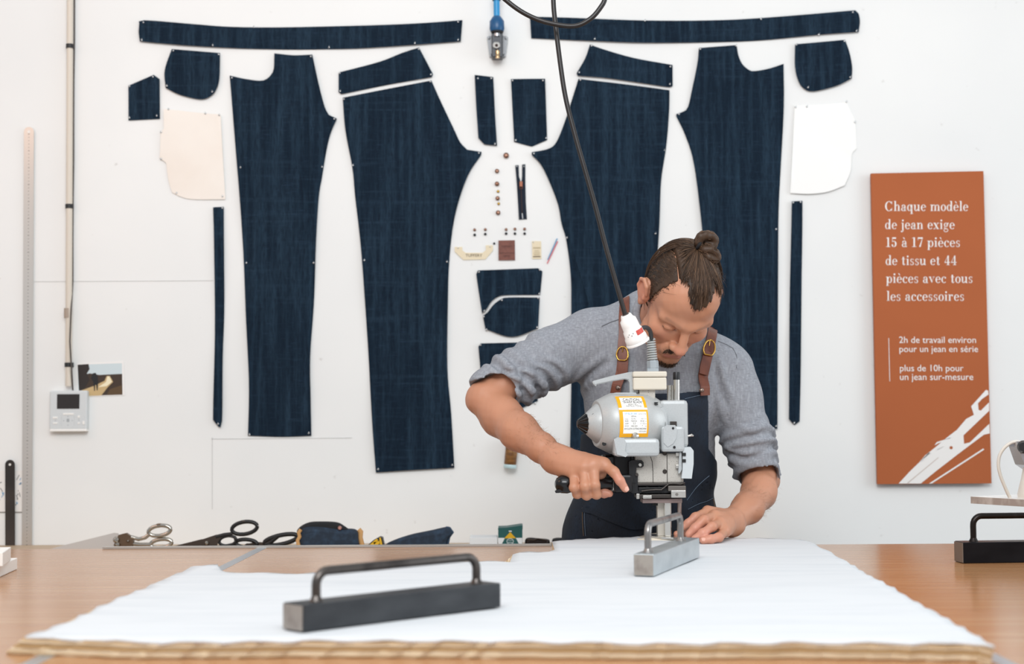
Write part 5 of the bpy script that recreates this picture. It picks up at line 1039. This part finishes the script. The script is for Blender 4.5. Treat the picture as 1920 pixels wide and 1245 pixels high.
# ---------------- apron
AF = Field((.05, 3.10, .70), (.55, 3.62, 1.30), .0034)
AF.ell(w_(1226, 735, 3.37), (.165, .125, .165), None, .06); AF.ell(w_(1212, 880, 3.395), (.158, .118, .19), None, .06); AF.ell(w_(1207, 1010, 3.40), (.162, .120, .13), None, .05); AF.cone(w_(1205, 1040, 3.40), w_(1203, 1240, 3.40), .150, .155, .05)
AF.cone(w_(1160, 1010, 3.40), w_(1165, 1240, 3.38), .115, .12, .05)
G, P = AF.band((.05, 3.1, .7), (.55, 3.6, 1.3), .04)
AF.D[G] += -.009-.0026*bumps(P, (22, 22, 10), 33)-.004*np.sin(60*(P[:, 2]+.5*(P[:, 0]-.3))+3*bumps(P, (9, 9, 9), 3))*np.clip((1.06-P[:, 2])/.06, 0, 1)*np.clip((P[:, 0]-.22)/.1, 0, 1)
OUT = AF.D.copy(); AF.D = np.maximum(AF.D, -(OUT+.0052))
pol = np.array([(1146, 741), (1240, 738), (1327, 733), (1331, 800), (1334, 842), (1360, 872), (1420, 930), (1430, 1400), (1000, 1400), (1000, 900), (1050, 838), (1112, 806), (1140, 780)], float)
sl, X, Y, Z = AF.win((0, 3, .6), (.6, 3.7, 1.4))
XX, ZZ = np.meshgrid(AF.ax[0], AF.ax[2], indexing='ij')
d0 = np.array([[p.x, p.z] for p in [W(x, y, 3.27) for x, y in pol]])
ins = np.zeros(XX.shape, bool); dist = np.full(XX.shape, 9.)
for i in range(len(d0)):
    a = d0[i-1]; b = d0[i]; cond = ((a[1] > ZZ) != (b[1] > ZZ)); xi = a[0]+(ZZ-a[1])*(b[0]-a[0])/(b[1]-a[1]+1e-12); ins ^= cond & (XX < xi)
    t = np.clip(((XX-a[0])*(b[0]-a[0])+(ZZ-a[1])*(b[1]-a[1]))/(((b-a)**2).sum()), 0, 1); dist = np.minimum(dist, np.hypot(XX-a[0]-t*(b[0]-a[0]), ZZ-a[1]-t*(b[1]-a[1])))
sd_ = np.where(ins, -dist, dist)
yb = np.where(AF.ax[2] < 1.08, 3.44, 3.37)
AF.D = np.maximum(AF.D, sd_[:, None, :]); AF.D = np.maximum(AF.D, (AF.ax[1][None, :, None]-yb[None, None, :])); AF.D = AF.D.astype(np.float32)
m_apr = mat('dark_denim_apron', '#121c2a', .8, noise=[('#1c2f43', (10, 10, 10), 4, .45, .75), ('#0b111a', (420, 420, 60), 2, .5, .8)], bump=((500, 500, 300), .3, .0006))
me, V = AF.mesh('apron', 1); apr = put('apron', me, m_apr, man)
AF.D = OUT
m_st = mat('apron_stitch', '#6e7f92', .8); m_sto = mat('apron_stitch_tan', '#8a6f52', .8)
def onap(pts, off=.0012, n=6): return [Vector(v) for v in AF.cast(spline(pts, n), off)]
def stitch(pts, material=m_st, r=.0006): MB().tube(onap(pts, .0012), r, 5).build('stitching', material, apr)
stitch([(1091, 953), (1110, 957), (1135, 968), (1160, 978), (1185, 986), (1207, 985)]); stitch([(1092, 952), (1092, 975), (1094, 1005)], m_sto); stitch([(1096, 955), (1096, 975), (1098, 1005)], m_st)
stitch([(1288, 938), (1305, 915), (1318, 902), (1330, 892)]); stitch([(1290, 955), (1310, 945), (1325, 940), (1337, 934)]); stitch([(1337, 934), (1339, 942), (1340, 950)], m_sto); stitch([(1284, 748), (1300, 744), (1322, 739)])
pk = MB(); top_ = onap([(1091, 952), (1110, 956), (1135, 967), (1160, 977), (1185, 985), (1207, 984)], .003); bot_ = onap([(1091, 960), (1110, 964), (1135, 975), (1160, 985), (1185, 993), (1207, 992)], .003)
V_ = [(a_) for a_ in top_]+[b_ for b_ in bot_]; n_ = len(top_); pk.add(V_, [(i, i+1, n_+i+1, n_+i) for i in range(n_-1)], True).build('pocket_hem', m_apr, apr)
# ---------------- leather straps, buckles, rivets
m_lea = mat('brown_leather', '#75402c', .42, noise=('#5f3123', (60, 60, 30), 4, .45, .75), bump=((300, 300, 300), .15, .0006)); m_brass = mat('brass', '#c79d4f', .22, 1.0)
def ribbon(name, pts, width, F, off, th, parent, material, Y0=3.2, n=6, lift=0):
    q = spline(pts, n); u_ = np.linspace(0, 1, len(q)); C_ = F.cast(q, off); N_ = F.grad(C_); N_ = sum(np.roll(N_, s, 0) for s in (-1, 0, 1)) if False else N_; C_ = C_+N_*(lift*np.clip((u_-.72)/.12, 0, 1))[:, None]; V = []; Fc = []; k = len(q); bodyv = []
    wd = [width]*k if not isinstance(width, (list, tuple)) else list(np.interp(np.linspace(0, 1, k), np.linspace(0, 1, len(width)), width))
    for i in range(k):
        t = C_[min(i+1, k-1)]-C_[max(i-1, 0)]; b = np.cross(t, N_[i]); b /= np.linalg.norm(b)
        for s in (-1, 1):
            for h in (0, th): V.append(C_[i]+b*s*wd[i]/2+N_[i]*h)
    for i in range(k-1):
        a = i*4; b = a+4; Fc += [(a+1, a+3, b+3, b+1), (a, b, b+2, a+2), (a, a+1, b+1, b), (a+2, b+2, b+3, a+3)]
    Fc += [(0, 2, 3, 1), (4*k-4, 4*k-3, 4*k-1, 4*k-2)]
    return MB().add(V, Fc).build(name, material, parent), C_, N_
def strap(pts, endpts, tabs, bcx, bcy, brx, bry, rot, rivet, Y0=3.2):
    s_, C_, N_ = ribbon('strap', pts, .0235, SF, .0035, .003, apr, m_lea, Y0, 6, .0125)
    t_, C2, N2 = ribbon('strap_end', endpts, tabs, SF, .0085, .003, apr, m_lea, Y0)
    bp = []
    a = math.radians(rot)
    for q in np.linspace(0, 2*math.pi, 29)[:-1]:
        x = brx*math.cos(q); y = bry*math.sin(q); y = min(y, bry*.82); x2 = x*(1.05 if y > 0 else 1); X_ = bcx+x2*math.cos(a)-y*math.sin(a); Y_ = bcy+x2*math.sin(a)+y*math.cos(a)
        bp.append(Vector(SF.cast([(X_, Y_)], .0135)[0]))
    bk_ = MB().tube(bp+[bp[0], bp[1]], .0019, 8, cap=False).build('buckle', m_brass, s_)
    MB().tube([Vector(SF.cast([(bcx, bcy-bry*.3)], .0125)[0]), Vector(SF.cast([(bcx+1, bcy-bry)], .0155)[0])], .0011, 6).build('buckle_pin', m_brass, bk_)
    r_ = SF.cast([rivet], .0195)[0]; n2 = SF.grad([r_])[0]
    MB().lathe(Vector(r_-n2*.003), Vector(r_+n2*.003), [(0, .0058), (.5, .0056), (.85, .004), (1, .002)], 18).build('rivet', mat('rivet_copper', '#9c8a80', .3, .9), s_)
    return s_
strap([(1172, 560), (1171, 580), (1170, 600), (1170, 625), (1168, 650), (1167, 680), (1164, 705), (1160, 728), (1158, 738)], [(1168, 655), (1169, 672), (1168, 695), (1167, 712)], [.019, .023, .023, .021], 1167, 664, 10.5, 14, 3, (1158.5, 727))
strap([(1338, 598), (1337, 608), (1335, 625), (1331, 645), (1326, 668), (1321, 690), (1317, 710), (1316, 730), (1316, 741)], [(1328, 660), (1324, 675), (1320, 692), (1318, 702)], [.02, .0225, .0225, .019], 1330, 653, 10.5, 15.5, 10, (1316, 732))
# ---------------- trousers and shoes below the table
TF = Field((.02, 3.12, .0), (.60, 3.62, 1.0), .006)
for s, x in ((-1, .215), (1, .385)): TF.chain([(x+.0*s, 3.40, .90), (x+.01*s, 3.37, .50), (x+.015*s, 3.41, .10)], [.098, .070, .058], .03)
TF.ell((.30, 3.40, .92), (.165, .115, .10), None, .04)
me, V = TF.mesh('trousers', 1); put('trousers', me, mat('dark_trousers', '#1c2531', .85), man)
for x in (.20, .40):
    sh_ = MB().ball((x, 3.33, .045), .045, 16, (1.0, 2.7, .95)); sh_.box((x-.045, 3.21, .0005), (x+.045, 3.45, .02), bev=.008); sh_.build('shoe', mat('black_leather', '#17171a', .4), man)
# ---------------- hair
HF = Field(HC-np.array([.16, .17, .15]), HC+np.array([.16, .16, .20]), .0022)
hel(HF, (0, -.014, .036), (.0755+.009, .098+.009, .087+.009), .01); hel(HF, (0, .035, .045), (.066+.006, .056+.006, .066+.006), .02); hel(HF, (0, -.03, -.03), (.068, .075, .06), .02)
HD0 = HF.D.copy(); sl, X, Y, Z = HF.win(HC-.3, HC+.3); GX = np.stack(np.broadcast_arrays(X, Y, Z), -1).reshape(-1, 3); LL = hl(GX)
HLA = [-180, -120, -104, -96, -88, -78, -66, -58, -48, -34, -24, -13, -5, 2, 9, 17, 26, 38, 48, 56, 62, 70, 78, 88, 96, 104, 120, 180]
HLZ = [-.085, -.075, -.05, -.006, -.035, -.04, .005, .045, .08, .101, .100, .082, .070, .066, .071, .086, .102, .101, .083, .060, .035, -.004, -.026, -.038, -.006, -.05, -.075, -.085]
def zline(az): return np.interp(az, HLA, HLZ)
az = np.degrees(np.arctan2(LL[:, 0], LL[:, 1]+.014)); zl = zline(az)+.0035*np.sin(az*.9)+.002*np.sin(az*2.3+1)
dreg = (zl+.009-LL[:, 2])*.8
part = np.abs(LL[:, 0]-(.046+.10*np.clip(LL[:, 1], -.1, .03)*.0))-.0011; front = (LL[:, 1] > -.06) & (LL[:, 2] > .03)
side = (np.abs(LL[:, 0]) > .046)
D = HF.D[sl].reshape(-1)
D = np.where(side, D+.0045, D)                                  # clipped sides lie closer
rel = LL-np.array([0, -.045, .122]); ang = np.arctan2(rel[:, 0], rel[:, 1]); st_n = sum(np.sin(ang*f_+p_) for f_, p_ in ((37, 0), (61, 1.3), (97, 2.1), (23, .4)))/4
D = D-np.where(side, .0007*bumps(LL, (260, 260, 260), 5), .0017*st_n)
D = np.maximum(D, dreg); D = np.maximum(D, np.where(front & (LL[:, 0] > 0), -part, -1))
HF.D[sl] = D.reshape(HF.D[sl].shape)
me, V = HF.mesh('hair', 1)
hl_v = hl(V)
# strands lying over the shell and gathered at the tie
m_hair = mat('brown_hair', '#2e1d14', .5, attr=True, spec=.35)
TIE = np.array([0.003, -.043, .132]); SC = np.array([0, -.014, .036]); SR = np.array([.0755, .098, .087])
sv = []; sf_ = []; scol = []
def strand(P, r0, r1, colr):
    mb = MB().tube([Vector(p) for p in P], list(np.linspace(r0, r1, len(P))), 4, cap=False); n0 = len(sv); sv.extend(mb.v); sf_.extend([tuple(i+n0 for i in f) for f in mb.f]); scol.extend([colr]*len(mb.v))
def surf(dirn, off):
    d = dirn/np.linalg.norm(dirn); s1 = 1/np.sqrt(((d/(SR+off))**2).sum()); p = SC+d*s1
    q = np.array([0, .035, .045]); rr = np.array([.066, .056, .066])+off-.002     # forehead bulge
    oc = (SC-q)/rr; dd = d/rr; bq = oc@dd; aq = dd@dd; cq = oc@oc-1; disc = bq*bq-aq*cq
    if disc > 0: p2 = SC+d*((-bq+math.sqrt(disc))/aq); p = p2 if (p2-SC)@(p2-SC) > (p-SC)@(p-SC) else p
    return p
def hcol(): 
    v = NR.rand(); base = np.array([.052, .027, .014]); return tuple(base*(.5+1.3*v)+np.array([.12, .075, .048])*(v > .72)*NR.rand())
tie_d = TIE-SC; PATHS = []
for i in range(3600):
    a = NR.uniform(-180, 180); zl_ = float(zline(a))
    u = NR.rand()**1.3 if NR.rand() < .45 else 0
    ar = math.radians(a); z0 = zl_-NR.normal(-.001, .0045)
    rad = math.sqrt(max(0, 1-((z0-SC[2])/SR[2])**2)) if abs(z0-SC[2]) < SR[2] else .15
    d0_ = np.array([math.sin(ar)*SR[0]*rad, math.cos(ar)*SR[1]*rad, z0-SC[2]]); d0_ = d0_/np.linalg.norm(d0_); d1_ = tie_d/np.linalg.norm(tie_d)
    if i >= 2600: d0_ = np.array([NR.uniform(-.042, .043), NR.uniform(-.09, .055), NR.uniform(.065, .1)]); d0_ = d0_/np.linalg.norm(d0_); u = .02
    if abs(SR[0]*d0_[0]) > .046 or (surf(d0_, .004)[0] > .043): continue
    P = []; js = NR.uniform(-.0012, .0020); kk = 11; sag = NR.uniform(-.04, .04)
    for j in range(kk):
        t = u*.7+(1-u*.7)*j/(kk-1); om = math.acos(np.clip(d0_@d1_, -1, 1)); dd = (math.sin((1-t)*om)*d0_+math.sin(t*om)*d1_)/math.sin(om); dd = dd+np.array([sag*math.sin(math.pi*t), 0, 0])
        P.append((hw(surf(dd, .0098+js+.003*max(0, t-.75)-.0075*max(0, .22-t)/.22*(u == 0))), (t, js)))
    PATHS.append((np.array([p_[0] for p_ in P]), np.array([p_[1] for p_ in P]), u))
KEEP = HF.D; HF.D = HD0; AP = np.concatenate([p for p, _, _ in PATHS]); AT = np.concatenate([q for _, q, _ in PATHS]); U0_ = np.concatenate([np.full(len(p), u == 0) for p, _, u in PATHS])
off_ = .0020+AT[:, 1]-.0095*np.clip(.22-AT[:, 0], 0, 1)/.22*U0_; PJ = HF.project(AP, 0)+HF.grad(AP)*off_[:, None]; wt = np.clip((AT[:, 0]-.80)/.15, 0, 1)[:, None]; PJ = PJ*(1-wt)+AP*wt; HF.D = KEEP; k_ = 0
for p, _, u in PATHS: strand(PJ[k_:k_+len(p)], .00025 if u == 0 else .0004, .0006, hcol()); k_ += len(p)
for i in range(2600):                                           # short clipped hair at the sides and the nape
    a = NR.uniform(46, 150)*NR.choice([-1, 1]); zl_ = float(zline(a)); z0 = zl_+NR.rand()**.8*(.122-zl_); ar = math.radians(a)
    if abs(z0-SC[2]) > SR[2]*.97: continue
    rad = math.sqrt(1-((z0-SC[2])/SR[2])**2); d0_ = np.array([math.sin(ar)*SR[0]*rad, math.cos(ar)*SR[1]*rad, z0-SC[2]]); p = surf(d0_, .003)
    if abs(p[0]) < .0475: continue
    g_ = np.array([-.2*np.sign(p[0])*0, -.75, -.35+.3*NR.randn()]); nrm = (p-SC)/SR**2; nrm /= np.linalg.norm(nrm); g_ = g_-nrm*(g_@nrm); L0 = NR.uniform(.006, .013)
    strand([hw(p), hw(p+g_*L0*.5+nrm*.0025), hw(p+g_*L0+nrm*.0028)], .0005, .0002, hcol())
for i in range(900):                                            # beard and moustache
    if NR.rand() < .28: p0 = np.array([NR.choice([-1, 1])*NR.uniform(.004, .029), .104, 0]); p0[2] = -.0600-.25*max(0, abs(p0[0])-.012)+NR.uniform(-.0045, .004); g_ = np.array([np.sign(p0[0])*.7, .25, -.7])
    else: p0 = np.array([NR.normal(0, .016), .095+NR.uniform(-.02, .02), -.112+NR.uniform(-.012, .010)]); g_ = np.array([p0[0]*12, .35, -.9])
    p = BF.project([hw(p0)], 0)[0]; g_ = HM@g_; L0 = NR.uniform(.003, .0075); strand([p, p+g_*L0*.5, p+g_*L0+np.array([0, 0, -.0006])], .00038, .00015, tuple(np.array(hcol())*.8))
# bun
UF = Field(np.array(W(1285, 505, 3.20))-np.array([.0, .20, .0]), np.array(W(1370, 420, 3.20))+np.array([0, .10, 0]), .0018)
YBn = hw(TIE)[1]-.002; tiew = hw(TIE)
bun1 = [(1311, 462, .004), (1309, 453, -.006), (1314, 444, -.010), (1323, 441, -.008), (1333, 442, 0), (1339, 449, .008), (1337, 459, .010), (1330, 465, .006), (1322, 464, -.004)]
bun2 = [(1312, 463, .0), (1322, 468, -.014), (1333, 468, -.016), (1342, 474, -.010), (1345, 483, -.004), (1339, 489, -.006), (1330, 483, -.010), (1320, 473, -.010)]
T0 = np.array([*tiew]); o0 = w_(1312, 463, YBn); dsh = T0-o0
for lst, rr in ((bun1, .0096), (bun2, .0080)):
    Q = [w_(x, y, YBn+d) for x, y, d in lst]; UF.chain(Q, [rr*.8]+[rr]*(len(Q)-2)+[rr*.7], .003)
    for i in range(90):
        off = NR.randn(3); off = off/np.linalg.norm(off)*rr*NR.uniform(.92, 1.10); q = spline(Q, 4); off = np.array(off); strand([np.array(v)+off*(.9+.1*math.sin(j*.7+i)) for j, v in enumerate(q)], .00055, .00055, tuple(np.array(hcol())*1.3+np.array([.012, .006, .003])))
for i in range(40):                                             # fly-away hairs
    a = NR.uniform(-110, 40); p = surf(np.array([math.sin(math.radians(a))*.9, .35*math.cos(math.radians(a)), NR.uniform(.1, .9)]), .007)
    if p[2] < .03: continue
    nrm = (p-SC); nrm /= np.linalg.norm(nrm); g_ = np.cross(nrm, NR.randn(3)); L0 = NR.uniform(.006, .02); strand([hw(p), hw(p+g_*L0*.5+nrm*L0*.35), hw(p+g_*L0+nrm*L0*.5)], .0003, .00012, hcol())
UF.ell(w_(1324, 453, YBn+.006), (.010, .006, .010), None, .003)
me2, V2 = UF.mesh('bun', 1)
def joined(name, parts):
    VV = []; FF = []; CC = []
    for v, f, c in parts: n0 = len(VV); VV += [tuple(q) for q in v]; FF += [tuple(i+n0 for i in q) for q in f]; CC += [tuple(q) for q in c]
    m_ = bpy.data.meshes.new(name); m_.from_pydata(VV, [], FF); m_.polygons.foreach_set('use_smooth', [True]*len(FF)); tint(m_, np.array(CC)); return m_
def meshparts(m_): return [v.co[:] for v in m_.vertices], [tuple(p.vertices) for p in m_.polygons]
hv, hf = meshparts(me); bv, bf = meshparts(me2)
shade = np.clip(.9+.5*bumps(hl_v, (160, 40, 40), 6), .4, 1.5)[:, None]*np.array([.040, .021, .011])
bcol = np.tile(np.array([.055, .030, .017]), (len(bv), 1))
put('hair', joined('hair', [(hv, hf, shade), (sv, sf_, scol), (bv, bf, bcol)]), m_hair, man)
tq = w_(1310, 459.5, YBn-.004); tring = [Vector(tq+np.array([.0075*math.cos(q)*.5, .0105*math.sin(q), .0075*math.cos(q)*.9+.0])) for q in np.linspace(0, 2*math.pi, 20)]
MB().tube(tring, .0035, 8, cap=False).build('hair_tie', mat('hair_tie_black', '#0e0e12', .8), man)
# forearm hairs
av = MB()
for (a_, b_, c_), n_ in (((w_(985, 790, 3.16), w_(1050, 850, 3.06), 1), 420), ((w_(1395, 930, 3.2), w_(1430, 950, 3.26), 1), 300)):
    for i in range(n_):
        p = lerp(a_, b_, NR.rand())+NR.randn(3)*.025; p = BF.project([p], 0)[0]
        if abs(BF.sample([p])[0]) > .002: continue
        n__ = BF.grad([p])[0]; g_ = (b_-a_)/np.linalg.norm(b_-a_)*.6+NR.randn(3)*.4; L0 = NR.uniform(.006, .012); av.tube([Vector(p), Vector(p+g_*L0*.5+n__*L0*.3), Vector(p+g_*L0+n__*L0*.35)], [.00013, .00012, .00006], 3, cap=False)
tag(av.build('forearm_hair', mat('arm_hair', '#a5805f', .5), man), kind='stuff')
